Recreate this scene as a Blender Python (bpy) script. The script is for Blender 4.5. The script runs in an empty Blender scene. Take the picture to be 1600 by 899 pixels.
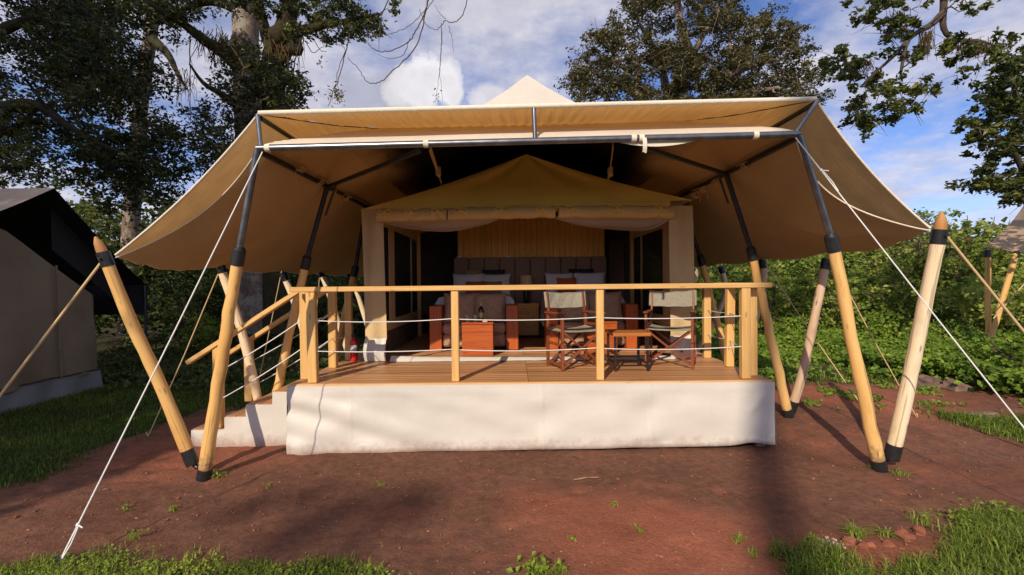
import bpy, math, random
import numpy as np
from mathutils import Vector, Matrix

sc = bpy.context.scene
C = sc.collection
PI = math.pi
R = math.radians
random.seed(7)
rng = np.random.default_rng(11)

# ------------------------------------------------------------------ camera
CAM_H = 1.8
FPX = 750.0                      # focal length in pixels of a 1600 wide picture
PITCH, ROLL = -0.73, -0.55
cam_data = bpy.data.cameras.new('camera')
cam_data.sensor_width = 36.0
cam_data.lens = 36.0 * FPX / 1600.0
cam_data.clip_start = 0.05
cam_data.clip_end = 2000.0
cam = bpy.data.objects.new('camera', cam_data)
C.objects.link(cam)
RM = Matrix.Rotation(R(90 + PITCH), 3, 'X') @ Matrix.Rotation(R(ROLL), 3, 'Z')
cam.matrix_world = Matrix.Translation((0, 0, CAM_H)) @ RM.to_4x4()
sc.camera = cam

# ------------------------------------------------------------------ light
SUN_EL, SUN_AZ = 30.5, 21.0       # the sun stands behind and to the left of the camera
sx, sy = -math.sin(R(SUN_AZ)), -math.cos(R(SUN_AZ))
SUN = Vector((sx * math.cos(R(SUN_EL)), sy * math.cos(R(SUN_EL)), math.sin(R(SUN_EL))))
ld = bpy.data.lights.new('sun', 'SUN')
ld.energy = 3.15
ld.angle = R(0.55)
ld.color = (1.0, 0.87, 0.68)
sun = bpy.data.objects.new('sun', ld)
sun.rotation_euler = SUN.to_track_quat('Z', 'Y').to_euler()
sun.location = (-8, -14, 20)
C.objects.link(sun)

world = bpy.data.worlds.new('World')
sc.world = world
world.use_nodes = True
wn, wl = world.node_tree.nodes, world.node_tree.links
wn.clear()


def wnode(t, **k):
    n = wn.new(t)
    for a, b in k.items():
        setattr(n, a, b)
    return n


def wmath(op, a, b=None, c=None):
    n = wn.new('ShaderNodeMath')
    n.operation = op
    for i, v in enumerate((a, b, c)):
        if v is None:
            continue
        if isinstance(v, (int, float)):
            n.inputs[i].default_value = v
        else:
            wl.new(v, n.inputs[i])
    return n.outputs[0]


sky = wnode('ShaderNodeTexSky', sky_type='NISHITA')
sky.sun_disc = False
sky.sun_elevation = R(SUN_EL)
sky.sun_rotation = math.atan2(sx, sy)
sky.altitude = 2300
sky.air_density = 1.0
sky.dust_density = 0.6
tc = wnode('ShaderNodeTexCoord')
sep = wnode('ShaderNodeSeparateXYZ')
wl.new(tc.outputs['Generated'], sep.inputs[0])
zz = wmath('ADD', wmath('MAXIMUM', sep.outputs['Z'], 0.0), 0.22)
cx = wmath('DIVIDE', sep.outputs['X'], zz)
cy = wmath('DIVIDE', sep.outputs['Y'], zz)
comb = wnode('ShaderNodeCombineXYZ')
wl.new(cx, comb.inputs[0])
wl.new(cy, comb.inputs[1])


def wnoise(vec, scale, detail, rough, off):
    mp = wnode('ShaderNodeMapping')
    mp.inputs['Location'].default_value = off
    wl.new(vec, mp.inputs['Vector'])
    n = wnode('ShaderNodeTexNoise')
    n.inputs['Scale'].default_value = scale
    n.inputs['Detail'].default_value = detail
    n.inputs['Roughness'].default_value = rough
    wl.new(mp.outputs[0], n.inputs['Vector'])
    return n.outputs['Fac']


def wramp(fac, stops):
    r = wnode('ShaderNodeValToRGB')
    el = r.color_ramp.elements
    el[0].position, el[0].color = stops[0]
    el[1].position, el[1].color = stops[-1]
    for p, c in stops[1:-1]:
        e = el.new(p)
        e.color = c
    wl.new(fac, r.inputs[0])
    return r.outputs[0]


n1 = wnoise(comb.outputs[0], 1.5, 9, 0.56, (3.1, 0.7, 0.0))
n2 = wnoise(comb.outputs[0], 6.0, 6, 0.6, (9.0, 2.0, 1.0))
nn = wmath('ADD', wmath('MULTIPLY', n1, 0.8), wmath('MULTIPLY', n2, 0.2))
mask = wramp(nn, [(0.395, (0, 0, 0, 1)), (0.46, (0.45, 0.45, 0.45, 1)), (0.56, (1, 1, 1, 1))])
ccol = wramp(n2, [(0.3, (2.75, 2.7, 3.2, 1)), (0.7, (4.2, 4.05, 4.3, 1))])
mixc = wnode('ShaderNodeMix', data_type='RGBA')
tint = wnode('ShaderNodeMix', data_type='RGBA')
tint.blend_type = 'MULTIPLY'
tint.inputs[0].default_value = 1.0
wl.new(sky.outputs[0], tint.inputs[6])
tint.inputs[7].default_value = (0.50, 0.57, 0.78, 1)
wl.new(wmath('MULTIPLY', mask, 0.86), mixc.inputs[0])
wl.new(tint.outputs[2], mixc.inputs[6])
wl.new(ccol, mixc.inputs[7])


def pixdir(px, py):
    d = RM @ Vector(((px - 800.0) / FPX, -(py - 449.5) / FPX, -1.0))
    return d


def cumulus(prev, px, py, rad, col, squash=1.0):
    """a single bright cumulus heap in the given direction"""
    d = pixdir(px, py).normalized()
    nm = wnoise(tc.outputs['Generated'], 19.0, 9, 0.62, (py * .0007, 0, 0))
    sub = wnode('ShaderNodeVectorMath', operation='SUBTRACT')
    wl.new(tc.outputs['Generated'], sub.inputs[0])
    sub.inputs[1].default_value = d
    scl = wnode('ShaderNodeVectorMath', operation='MULTIPLY')
    wl.new(sub.outputs[0], scl.inputs[0])
    scl.inputs[1].default_value = (1, 1, squash)
    ln = wnode('ShaderNodeVectorMath', operation='LENGTH')
    wl.new(scl.outputs[0], ln.inputs[0])
    v = wmath('ADD', wmath('DIVIDE', ln.outputs['Value'], rad), wmath('MULTIPLY', wmath('SUBTRACT', nm, 0.5), 2.0))
    m = wramp(v, [(0.60, (1, 1, 1, 1)), (0.80, (.65, .65, .65, 1)), (1.05, (0, 0, 0, 1))])
    mx = wnode('ShaderNodeMix', data_type='RGBA')
    wl.new(m, mx.inputs[0])
    wl.new(prev, mx.inputs[6])
    shade = wramp(nm, [(0.3, tuple(c * .84 for c in col[:3]) + (1,)), (0.6, col)])
    wl.new(shade, mx.inputs[7])
    return mx.outputs[2]


cl = cumulus(mixc.outputs[2], 575, 152, 0.085, (2.5, 2.55, 3.2, 1), 1.5)
for a_, b_, r_, g_ in ((622, 146, .030, .80), (640, 130, .036, .9), (664, 112, .034, 1.0), (688, 126, .040, 1.0), (660, 142, .046, .92), (700, 146, .030, .95)):
    cl = cumulus(cl, a_, b_, r_, (4.9 * g_, 4.8 * g_, 5.0 * g_, 1), 1.0)
cl = cumulus(cl, 765, 160, 0.05, (4.0, 3.9, 4.3, 1), 1.6)
bg = wnode('ShaderNodeBackground')
bg.inputs['Strength'].default_value = 0.15
wl.new(cl, bg.inputs['Color'])
wo = wnode('ShaderNodeOutputWorld')
wl.new(bg.outputs[0], wo.inputs['Surface'])

sc.view_settings.view_transform = 'Standard'
sc.view_settings.look = 'None'
sc.view_settings.exposure = 0.40
sc.view_settings.gamma = 1.0
sc.render.engine = 'CYCLES'
sc.cycles.max_bounces = 10
sc.cycles.diffuse_bounces = 6
sc.cycles.transparent_max_bounces = 8
sc.cycles.use_denoising = True


# ------------------------------------------------------------------ pixel helpers
def P(px, py, Y):
    """world point on the photograph's ray through (px, py) at distance Y"""
    d = pixdir(px, py)
    t = Y / d.y
    return Vector((d.x * t, Y, CAM_H + d.z * t))


def PZ(px, py, z=0.0):
    d = pixdir(px, py)
    t = (z - CAM_H) / d.z
    return Vector((d.x * t, d.y * t, z))


# ------------------------------------------------------------------ noise
_lat = np.random.default_rng(5).random((256, 256))


def vnoise(x, y):
    x = np.asarray(x, float)
    y = np.asarray(y, float)
    xi = np.floor(x).astype(int)
    yi = np.floor(y).astype(int)
    fx = x - xi
    fy = y - yi
    fx = fx * fx * (3 - 2 * fx)
    fy = fy * fy * (3 - 2 * fy)
    a = _lat[xi % 256, yi % 256]
    b = _lat[(xi + 1) % 256, yi % 256]
    c = _lat[xi % 256, (yi + 1) % 256]
    d = _lat[(xi + 1) % 256, (yi + 1) % 256]
    return (a * (1 - fx) + b * fx) * (1 - fy) + (c * (1 - fx) + d * fx) * fy


def fbm(x, y, o=4):
    s = 0.0
    a = 0.5
    for i in range(o):
        s = s + a * vnoise(np.asarray(x) * 2 ** i + 17.3 * i, np.asarray(y) * 2 ** i + 5.1 * i)
        a *= 0.5
    return s


def S(t):
    t = np.clip(t, 0, 1)
    return t * t * (3 - 2 * t)


# ------------------------------------------------------------------ materials
def mat_base(name):
    m = bpy.data.materials.new(name)
    m.use_nodes = True
    nt = m.node_tree
    nt.nodes.clear()
    out = nt.nodes.new('ShaderNodeOutputMaterial')
    return m, nt, out


def L(nt, a, b):
    nt.links.new(a, b)


def nd(nt, t, **k):
    n = nt.nodes.new(t)
    for a, b in k.items():
        setattr(n, a, b)
    return n


def attr(nt, name):
    n = nd(nt, 'ShaderNodeAttribute')
    n.attribute_name = name
    return n


def noise(nt, vec, scale, detail=4, rough=0.55, stretch=None):
    if stretch is not None:
        mp = nd(nt, 'ShaderNodeMapping')
        mp.inputs['Scale'].default_value = stretch
        L(nt, vec, mp.inputs['Vector'])
        vec = mp.outputs[0]
    n = nd(nt, 'ShaderNodeTexNoise')
    n.inputs['Scale'].default_value = scale
    n.inputs['Detail'].default_value = detail
    n.inputs['Roughness'].default_value = rough
    L(nt, vec, n.inputs['Vector'])
    return n.outputs['Fac']


def ramp(nt, fac, stops):
    r = nd(nt, 'ShaderNodeValToRGB')
    el = r.color_ramp.elements
    el[0].position, el[0].color = stops[0][0], tuple(stops[0][1]) + (1,)
    el[1].position, el[1].color = stops[-1][0], tuple(stops[-1][1]) + (1,)
    for p, c in stops[1:-1]:
        e = el.new(p)
        e.color = tuple(c) + (1,)
    L(nt, fac, r.inputs[0])
    return r.outputs[0]


def mixrgb(nt, fac, a, b, mode='MIX'):
    m = nd(nt, 'ShaderNodeMix', data_type='RGBA')
    m.blend_type = mode
    for i, v in ((0, fac), (6, a), (7, b)):
        if isinstance(v, (int, float)):
            m.inputs[i].default_value = v
        elif isinstance(v, tuple):
            m.inputs[i].default_value = v + (1,) if len(v) == 3 else v
        else:
            L(nt, v, m.inputs[i])
    return m.outputs[2]


def bump(nt, h, strength, dist=0.01, prev=None):
    b = nd(nt, 'ShaderNodeBump')
    b.inputs['Strength'].default_value = strength
    b.inputs['Distance'].default_value = dist
    L(nt, h, b.inputs['Height'])
    if prev is not None:
        L(nt, prev, b.inputs['Normal'])
    return b.outputs[0]


def princ(nt, out, col, rough=0.6, normal=None, metallic=0.0, spec=0.5):
    p = nd(nt, 'ShaderNodeBsdfPrincipled')
    if isinstance(col, tuple):
        p.inputs['Base Color'].default_value = col + (1,)
    else:
        L(nt, col, p.inputs['Base Color'])
    if isinstance(rough, (int, float)):
        p.inputs['Roughness'].default_value = rough
    else:
        L(nt, rough, p.inputs['Roughness'])
    p.inputs['Metallic'].default_value = metallic
    p.inputs['Specular IOR Level'].default_value = spec
    if normal is not None:
        L(nt, normal, p.inputs['Normal'])
    if out is not None:
        L(nt, p.outputs[0], out.inputs['Surface'])
    return p.outputs[0]


def objinfo_rand(nt):
    return nd(nt, 'ShaderNodeObjectInfo').outputs['Random']


def m_wood(name, light, dark, scale=1.0, rough=0.55, knots=0.5, vary=0.12, bstr=0.25, streak=14.0, mud=False):
    m, nt, out = mat_base(name)
    g = attr(nt, 'gc').outputs['Vector']
    n = noise(nt, g, 1.0, 5, 0.6, (1.6 * scale, streak * 2.6 * scale, streak * 2.6 * scale))
    n2 = noise(nt, g, 1.0, 3, 0.5, (0.7, 4, 4))
    col = ramp(nt, n, [(0.3, dark), (0.62, light)])
    col = mixrgb(nt, n2, col, mixrgb(nt, 1.0, col, (1.1, 0.95, 0.8), 'MULTIPLY'))
    if knots:
        mp = nd(nt, 'ShaderNodeMapping')
        mp.inputs['Scale'].default_value = (2.3, 9, 9)
        L(nt, g, mp.inputs['Vector'])
        v = nd(nt, 'ShaderNodeTexVoronoi')
        v.inputs['Scale'].default_value = 1.6
        L(nt, mp.outputs[0], v.inputs['Vector'])
        k = ramp(nt, v.outputs['Distance'], [(0.06, (1, 1, 1)), (0.17, (0, 0, 0))])
        kf = nd(nt, 'ShaderNodeMath', operation='MULTIPLY')
        L(nt, k, kf.inputs[0])
        kf.inputs[1].default_value = knots
        col = mixrgb(nt, kf.outputs[0], col, tuple(c * 0.35 for c in dark))
    rr = ramp(nt, objinfo_rand(nt), [(0.0, (1 - vary,) * 3), (1.0, (1 + vary * .6,) * 3)])
    col = mixrgb(nt, 1.0, col, rr, 'MULTIPLY')
    if mud:
        # long drying cracks, bruises and splashed earth near the ground
        cr = noise(nt, g, 1.0, 2, 0.5, (1.1, 42, 42))
        cf = ramp(nt, cr, [(0.61, (0, 0, 0)), (0.65, (.6, .6, .6))])
        col = mixrgb(nt, cf, col, tuple(c * 0.4 for c in dark))
        bl = noise(nt, g, 1.0, 5, 0.65, (2.2, 7, 7))
        col = mixrgb(nt, ramp(nt, bl, [(0.56, (0, 0, 0)), (0.72, (.5, .5, .5))]), col, tuple(c * 0.62 for c in dark))
        pos = nd(nt, 'ShaderNodeNewGeometry').outputs['Position']
        sp = nd(nt, 'ShaderNodeSeparateXYZ')
        L(nt, pos, sp.inputs[0])
        ms = nd(nt, 'ShaderNodeMath', operation='MULTIPLY_ADD')
        L(nt, noise(nt, pos, 22, 4, 0.7), ms.inputs[0])
        ms.inputs[1].default_value = 0.5
        ms.inputs[2].default_value = 0.0
        mz = nd(nt, 'ShaderNodeMath', operation='SUBTRACT')
        L(nt, ms.outputs[0], mz.inputs[0])
        L(nt, sp.outputs['Z'], mz.inputs[1])
        col = mixrgb(nt, ramp(nt, mz.outputs[0], [(0.0, (0, 0, 0)), (0.16, (.75, .75, .75))]), col, (0.17, 0.085, 0.055))
    princ(nt, out, col, rough, bump(nt, n, bstr, 0.004), spec=0.35 if not mud else 0.22)
    return m


def m_plain(name, col, rough=0.5, metallic=0.0, spec=0.5, var=0.15, scale=30, bstr=0.1):
    m, nt, out = mat_base(name)
    g = attr(nt, 'gc').outputs['Vector']
    n = noise(nt, g, scale, 4)
    c = ramp(nt, n, [(0.3, tuple(x * (1 - var) for x in col)), (0.7, tuple(min(1, x * (1 + var)) for x in col))])
    princ(nt, out, c, rough, bump(nt, n, bstr, 0.003), metallic, spec)
    return m


def m_canvas(name, front, back, trans, tcol, rough=0.85, wr=0.35, wscale=(3, 3, 3), spec=0.2, stain=0.15, line=0.0, splash=None):
    """cloth whose two faces are dyed front / back and that lets some light through"""
    m, nt, out = mat_base(name)
    g = attr(nt, 'gc').outputs['Vector']
    n = noise(nt, g, 1.0, 5, 0.6, wscale)
    fine = noise(nt, g, 160, 2)
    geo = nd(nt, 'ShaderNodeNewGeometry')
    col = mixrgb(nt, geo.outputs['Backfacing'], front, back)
    st = noise(nt, g, 0.9, 5, 0.65)
    col = mixrgb(nt, 1.0, col, ramp(nt, st, [(0.3, (1 - stain,) * 3), (0.65, (1.03,) * 3)]), 'MULTIPLY')
    if splash:
        pos = geo.outputs['Position']
        sp = nd(nt, 'ShaderNodeSeparateXYZ')
        L(nt, pos, sp.inputs[0])
        ms = nd(nt, 'ShaderNodeMath', operation='MULTIPLY')
        L(nt, noise(nt, pos, 9, 7, 0.75), ms.inputs[0])
        ms.inputs[1].default_value = 0.30
        mz = nd(nt, 'ShaderNodeMath', operation='SUBTRACT')
        L(nt, ms.outputs[0], mz.inputs[0])
        L(nt, sp.outputs['Z'], mz.inputs[1])
        col = mixrgb(nt, ramp(nt, mz.outputs[0], [(0.02, (0, 0, 0)), (0.15, (.7, .7, .7))]), col, splash)
    tin = ramp(nt, noise(nt, g, 1.0, 3, 0.6, (wscale[0] * 2.5, wscale[1] * .5, 4)), [(0.3, tuple(x * (1 - .25 * (1 if line else .3)) for x in tcol)), (0.7, tcol)])
    nb = bump(nt, n, wr, 0.03)
    nb = bump(nt, fine, 0.15, 0.0015, nb)
    ps = princ(nt, None, col, rough, nb, spec=spec)
    if trans > 0:
        t = nd(nt, 'ShaderNodeBsdfTranslucent')
        L(nt, tin, t.inputs['Color'])
        L(nt, nb, t.inputs['Normal'])
        mx = nd(nt, 'ShaderNodeMixShader')
        mx.inputs[0].default_value = trans
        L(nt, ps, mx.inputs[1])
        L(nt, t.outputs[0], mx.inputs[2])
        L(nt, mx.outputs[0], out.inputs['Surface'])
    else:
        L(nt, ps, out.inputs['Surface'])
    return m


def m_leaf(name, stops, trans=0.3, rough=0.45, spec=0.4):
    m, nt, out = mat_base(name)
    a = attr(nt, 'rnd').outputs['Fac']
    col = ramp(nt, a, stops)
    ps = princ(nt, None, col, rough, spec=spec)
    t = nd(nt, 'ShaderNodeBsdfTranslucent')
    L(nt, mixrgb(nt, 1.0, col, (1.2, 1.25, 0.6), 'MULTIPLY'), t.inputs['Color'])
    mx = nd(nt, 'ShaderNodeMixShader')
    mx.inputs[0].default_value = trans
    L(nt, ps, mx.inputs[1])
    L(nt, t.outputs[0], mx.inputs[2])
    L(nt, mx.outputs[0], out.inputs['Surface'])
    return m


def m_bark(name, a, b, lichen=None, scale=6):
    m, nt, out = mat_base(name)
    g = attr(nt, 'gc').outputs['Vector']
    n = noise(nt, g, 1.0, 6, 0.65, (scale * .6, scale * 3, scale * 3))
    col = ramp(nt, n, [(0.3, a), (0.7, b)])
    if lichen:
        l = noise(nt, g, 3.0, 5, 0.7)
        f = ramp(nt, l, [(0.5, (0, 0, 0)), (0.6, (1, 1, 1))])
        col = mixrgb(nt, f, col, lichen)
    princ(nt, out, col, 0.9, bump(nt, n, 0.8, 0.03), spec=0.15)
    return m


def m_soil():
    m, nt, out = mat_base('soil')
    geo = nd(nt, 'ShaderNodeNewGeometry')
    pos = geo.outputs['Position']
    red = attr(nt, 'red').outputs['Fac']
    gr = attr(nt, 'green').outputs['Fac']
    n1 = noise(nt, pos, 3.0, 8, 0.65)
    n2 = noise(nt, pos, 45, 5, 0.7)
    n3 = noise(nt, pos, 14, 6, 0.7)
    dark = ramp(nt, n3, [(0.3, (0.130, 0.062, 0.041)), (0.7, (0.240, 0.116, 0.077))])
    redc = ramp(nt, n2, [(0.3, (0.270, 0.092, 0.054)), (0.7, (0.420, 0.158, 0.093))])
    ad = nd(nt, 'ShaderNodeMath', operation='MULTIPLY_ADD')
    L(nt, n1, ad.inputs[0])
    ad.inputs[1].default_value = 1.5
    ad.inputs[2].default_value = -0.75
    ad2 = nd(nt, 'ShaderNodeMath', operation='ADD')
    L(nt, ad.outputs[0], ad2.inputs[0])
    L(nt, red, ad2.inputs[1])
    f = ramp(nt, ad2.outputs[0], [(0.2, (0, 0, 0)), (0.85, (1, 1, 1))])
    col = mixrgb(nt, f, dark, redc)
    n4 = noise(nt, pos, 190, 3, 0.7)
    col = mixrgb(nt, 1.0, col, ramp(nt, n4, [(0.3, (.72, .72, .72)), (0.7, (1.22, 1.2, 1.18))]), 'MULTIPLY')
    n5 = noise(nt, pos, 1.1, 5, 0.6)
    col = mixrgb(nt, 1.0, col, ramp(nt, n5, [(0.35, (.82, .80, .80)), (0.65, (1.1, 1.1, 1.1))]), 'MULTIPLY')
    # scattered pale grit
    v = nd(nt, 'ShaderNodeTexVoronoi')
    v.inputs['Scale'].default_value = 38
    L(nt, pos, v.inputs['Vector'])
    gf = ramp(nt, v.outputs['Distance'], [(0.05, (1, 1, 1)), (0.13, (0, 0, 0))])
    sel = ramp(nt, v.outputs['Color'], [(0.74, (0, 0, 0)), (0.80, (1, 1, 1))])
    gm = nd(nt, 'ShaderNodeMath', operation='MULTIPLY')
    L(nt, gf, gm.inputs[0])
    L(nt, sel, gm.inputs[1])
    col = mixrgb(nt, gm.outputs[0], col, (0.36, 0.17, 0.11))
    gcol = ramp(nt, n3, [(0.35, (0.028, 0.034, 0.014)), (0.7, (0.060, 0.062, 0.026))])
    col = mixrgb(nt, gr, col, gcol)
    b = bump(nt, n3, 0.55, 0.03)
    b = bump(nt, n2, 0.7, 0.012, b)
    b = bump(nt, n4, 0.6, 0.004, b)
    princ(nt, out, col, 0.95, b, spec=0.12)
    return m


M = {}
M['soil'] = m_soil()
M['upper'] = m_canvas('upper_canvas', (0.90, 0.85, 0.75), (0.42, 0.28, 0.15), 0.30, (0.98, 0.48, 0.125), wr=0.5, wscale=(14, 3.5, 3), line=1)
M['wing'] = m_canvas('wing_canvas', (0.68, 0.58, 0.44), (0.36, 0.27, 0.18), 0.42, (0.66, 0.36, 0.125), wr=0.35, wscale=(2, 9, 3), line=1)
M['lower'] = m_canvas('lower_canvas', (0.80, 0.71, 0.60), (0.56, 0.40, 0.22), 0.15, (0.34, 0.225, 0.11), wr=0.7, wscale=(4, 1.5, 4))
M['hem'] = m_canvas('hem_canvas', (0.82, 0.72, 0.58), (0.8, 0.7, 0.55), 0.0, (1, 1, 1), wr=0.2, wscale=(30, 30, 30))
M['olive'] = m_canvas('olive_canvas', (0.93, 0.62, 0.14), (0.70, 0.58, 0.36), 0.0, (1, 1, 1), wr=0.7, wscale=(2.5, 4, 3))
M['beige'] = m_canvas('beige_canvas', (0.64, 0.47, 0.255), (0.55, 0.40, 0.22), 0.0, (1, 1, 1), wr=0.6, wscale=(6, 2.5, 6))
M['roll'] = m_canvas('roll_canvas', (0.68, 0.46, 0.20), (0.5, 0.36, 0.2), 0.0, (1, 1, 1), wr=0.6, wscale=(5, 14, 14))
M['pvc'] = m_canvas('pvc_cloth', (0.655, 0.605, 0.545), (0.7, 0.65, 0.58), 0.0, (1, 1, 1), rough=0.42, wr=0.35, wscale=(2.2, 2.2, 2.2), spec=0.3, stain=0.12, splash=(0.30, 0.17, 0.12))
M['net'] = m_canvas('net_cloth', (0.50, 0.43, 0.40), (0.48, 0.42, 0.38), 0.1, (0.4, 0.35, 0.3), wr=0.4, wscale=(3, 8, 8))
M['dark_net'] = m_plain('dark_screen', (0.012, 0.010, 0.010), 0.9, var=0.3, scale=60)
def m_screen():
    m, nt, out = mat_base('mesh_screen')
    ps = princ(nt, None, (0.012, 0.010, 0.010), 0.9)
    t = nd(nt, 'ShaderNodeBsdfTransparent')
    mx = nd(nt, 'ShaderNodeMixShader')
    mx.inputs[0].default_value = 0.12
    L(nt, ps, mx.inputs[1])
    L(nt, t.outputs[0], mx.inputs[2])
    L(nt, mx.outputs[0], out.inputs['Surface'])
    return m


M['screen'] = m_screen()
M['inner_dark'] = m_plain('dark_partition', (0.030, 0.022, 0.018), 0.9, var=0.3, scale=8)
M['lower_wall'] = m_plain('brown_wall_cloth', (0.12, 0.078, 0.05), 0.9, var=0.2, scale=8)
M['shade_net'] = m_plain('black_shade_net', (0.009, 0.009, 0.009), 0.9, var=0.3, scale=40)
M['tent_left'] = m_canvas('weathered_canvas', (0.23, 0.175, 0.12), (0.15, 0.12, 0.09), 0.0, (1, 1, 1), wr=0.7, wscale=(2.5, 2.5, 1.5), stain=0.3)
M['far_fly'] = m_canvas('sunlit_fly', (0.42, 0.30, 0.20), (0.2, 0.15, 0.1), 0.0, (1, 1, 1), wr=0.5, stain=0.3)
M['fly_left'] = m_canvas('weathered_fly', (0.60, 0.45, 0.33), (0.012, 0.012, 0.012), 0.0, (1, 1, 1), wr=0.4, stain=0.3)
M['grey_pvc'] = m_canvas('grey_pvc', (0.18, 0.18, 0.19), (0.18, 0.18, 0.19), 0.0, (1, 1, 1), rough=0.5, wr=0.6, spec=0.4, stain=0.25)
M['pole'] = m_wood('peeled_pole', (0.80, 0.53, 0.215), (0.66, 0.38, 0.13), 0.5, 0.62, 0.8, 0.06, 0.45, 6, True)
M['pole_pale'] = m_wood('pale_pole', (0.87, 0.75, 0.57), (0.78, 0.60, 0.38), 0.5, 0.66, 0.85, 0.06, 0.45, 6, True)
M['pole_dark'] = m_wood('weathered_pole', (0.68, 0.52, 0.38), (0.46, 0.32, 0.21), 0.5, 0.7, 0.8, 0.15, 0.5, 6, True)
M['pole_tip'] = m_wood('sawn_tip', (0.52, 0.27, 0.10), (0.36, 0.17, 0.06), 0.5, 0.6, 0.2, 0.05, 0.3, 6)
M['timber'] = m_wood('rail_timber', (0.74, 0.49, 0.20), (0.60, 0.35, 0.12), 1.0, 0.5, 0.7, 0.08)
M['board'] = m_wood('deck_board', (0.56, 0.31, 0.155), (0.40, 0.205, 0.095), 1.0, 0.42, 0.5, 0.2, 0.3)
M['fascia'] = m_wood('fascia_timber', (0.74, 0.52, 0.28), (0.6, 0.38, 0.17), 1.0, 0.5, 0.4, 0.1)
M['plank'] = m_wood('wall_plank', (0.84, 0.49, 0.135), (0.64, 0.34, 0.08), 1.0, 0.5, 0.8, 0.12)
M['red_wood'] = m_wood('red_wood', (0.50, 0.125, 0.026), (0.32, 0.062, 0.014), 1.2, 0.38, 0.5, 0.1, 0.2)
M['chair_wood'] = m_wood('chair_wood', (0.27, 0.078, 0.033), (0.15, 0.042, 0.02), 1.2, 0.4, 0.2, 0.08, 0.2)
M['slat'] = m_wood('table_slat', (0.50, 0.20, 0.055), (0.34, 0.12, 0.03), 1.2, 0.35, 0.3, 0.1, 0.2)
M['black_wood'] = m_wood('black_leg', (0.028, 0.022, 0.020), (0.016, 0.013, 0.012), 1.2, 0.4, 0.0, 0.1, 0.2)
M['brown_wood'] = m_wood('brown_door', (0.085, 0.035, 0.018), (0.05, 0.02, 0.011), 1.0, 0.5, 0.2, 0.1)
M['pipe'] = m_plain('painted_pipe', (0.20, 0.205, 0.23), 0.32, 0.85, 0.5, 0.25, 12, 0.15)
M['pipe_dark'] = m_plain('dark_pipe', (0.040, 0.043, 0.055), 0.35, 0.5, 0.5, 0.3, 12, 0.15)
M['rubber'] = m_plain('black_rubber', (0.018, 0.018, 0.020), 0.38, 0, 0.5, 0.3, 20, 0.2)
M['rope_white'] = m_plain('white_rope', (0.78, 0.76, 0.74), 0.7, 0, 0.3, 0.12, 200, 0.4)
M['rope_tan'] = m_plain('tan_rope', (0.60, 0.42, 0.22), 0.8, 0, 0.2, 0.2, 200, 0.4)
M['chair_cloth'] = m_canvas('chair_cloth', (0.34, 0.305, 0.24), (0.32, 0.29, 0.23), 0.0, (1, 1, 1), wr=0.9, wscale=(14, 9, 14))
M['leather'] = m_plain('brown_leather', (0.22, 0.115, 0.068), 0.55, 0, 0.4, 0.15, 60, 0.25)
M['white_linen'] = m_canvas('white_linen', (0.72, 0.68, 0.70), (0.7, 0.66, 0.68), 0.0, (1, 1, 1), wr=0.5, wscale=(6, 6, 6))
M['orange_cloth'] = m_plain('orange_cloth', (0.50, 0.12, 0.035), 0.85, 0, 0.2, 0.2, 60, 0.3)
M['dark_cloth'] = m_plain('dark_teal_cloth', (0.018, 0.028, 0.028), 0.85, 0, 0.2, 0.2, 60, 0.3)
M['sand_cloth'] = m_plain('sand_cloth', (0.30, 0.23, 0.12), 0.85, 0, 0.2, 0.2, 60, 0.3)
M['lamp_shade'] = m_plain('lamp_shade_cloth', (0.62, 0.42, 0.25), 0.8, 0, 0.2, 0.08, 60, 0.1)
M['ext_red'] = m_plain('red_enamel', (0.68, 0.022, 0.020), 0.25, 0, 0.5, 0.08, 20, 0.02)
M['ext_label'] = m_plain('pale_print', (0.62, 0.62, 0.64), 0.4, 0, 0.4, 0.35, 50, 0.02)
M['plastic_white'] = m_plain('white_plastic', (0.7, 0.69, 0.68), 0.4, 0, 0.4, 0.05, 20, 0.02)
M['red_clod'] = m_plain('red_earth_clod', (0.27, 0.10, 0.062), 0.95, 0, 0.1, 0.3, 25, 0.8)
M['pebble'] = m_plain('pale_pebble', (0.42, 0.33, 0.27), 0.8, 0, 0.2, 0.5, 40, 0.4)
M['stone'] = m_plain('grey_stone', (0.19, 0.125, 0.10), 0.9, 0, 0.2, 0.4, 9, 0.8)
M['bit'] = m_plain('pale_litter', (0.36, 0.20, 0.13), 0.9, 0, 0.2, 0.5, 15, 0.3)
M['moss'] = m_plain('brown_moss', (0.115, 0.075, 0.032), 0.95, 0, 0.1, 0.5, 30, 0.8)
M['twig'] = m_plain('vine_twig', (0.10, 0.068, 0.055), 0.9, 0, 0.1, 0.3, 30, 0.3)
M['hill'] = m_plain('hill_green', (0.07, 0.085, 0.06), 0.95, 0, 0.05, 0.3, 0.05, 0.3)


def m_weave():
    m, nt, out = mat_base('sofa_weave')
    g = attr(nt, 'gc').outputs['Vector']
    v = nd(nt, 'ShaderNodeTexVoronoi')
    v.inputs['Scale'].default_value = 75
    L(nt, g, v.inputs['Vector'])
    n = noise(nt, g, 5, 4)
    col = ramp(nt, v.outputs['Distance'], [(0.15, (0.26, 0.155, 0.105)), (0.6, (0.56, 0.36, 0.25))])
    col = mixrgb(nt, 1.0, col, ramp(nt, n, [(0.3, (.8, .8, .8)), (0.7, (1.1, 1.05, 1))]), 'MULTIPLY')
    princ(nt, out, col, 0.9, bump(nt, v.outputs['Distance'], 0.5, 0.01), spec=0.15)
    return m


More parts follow.
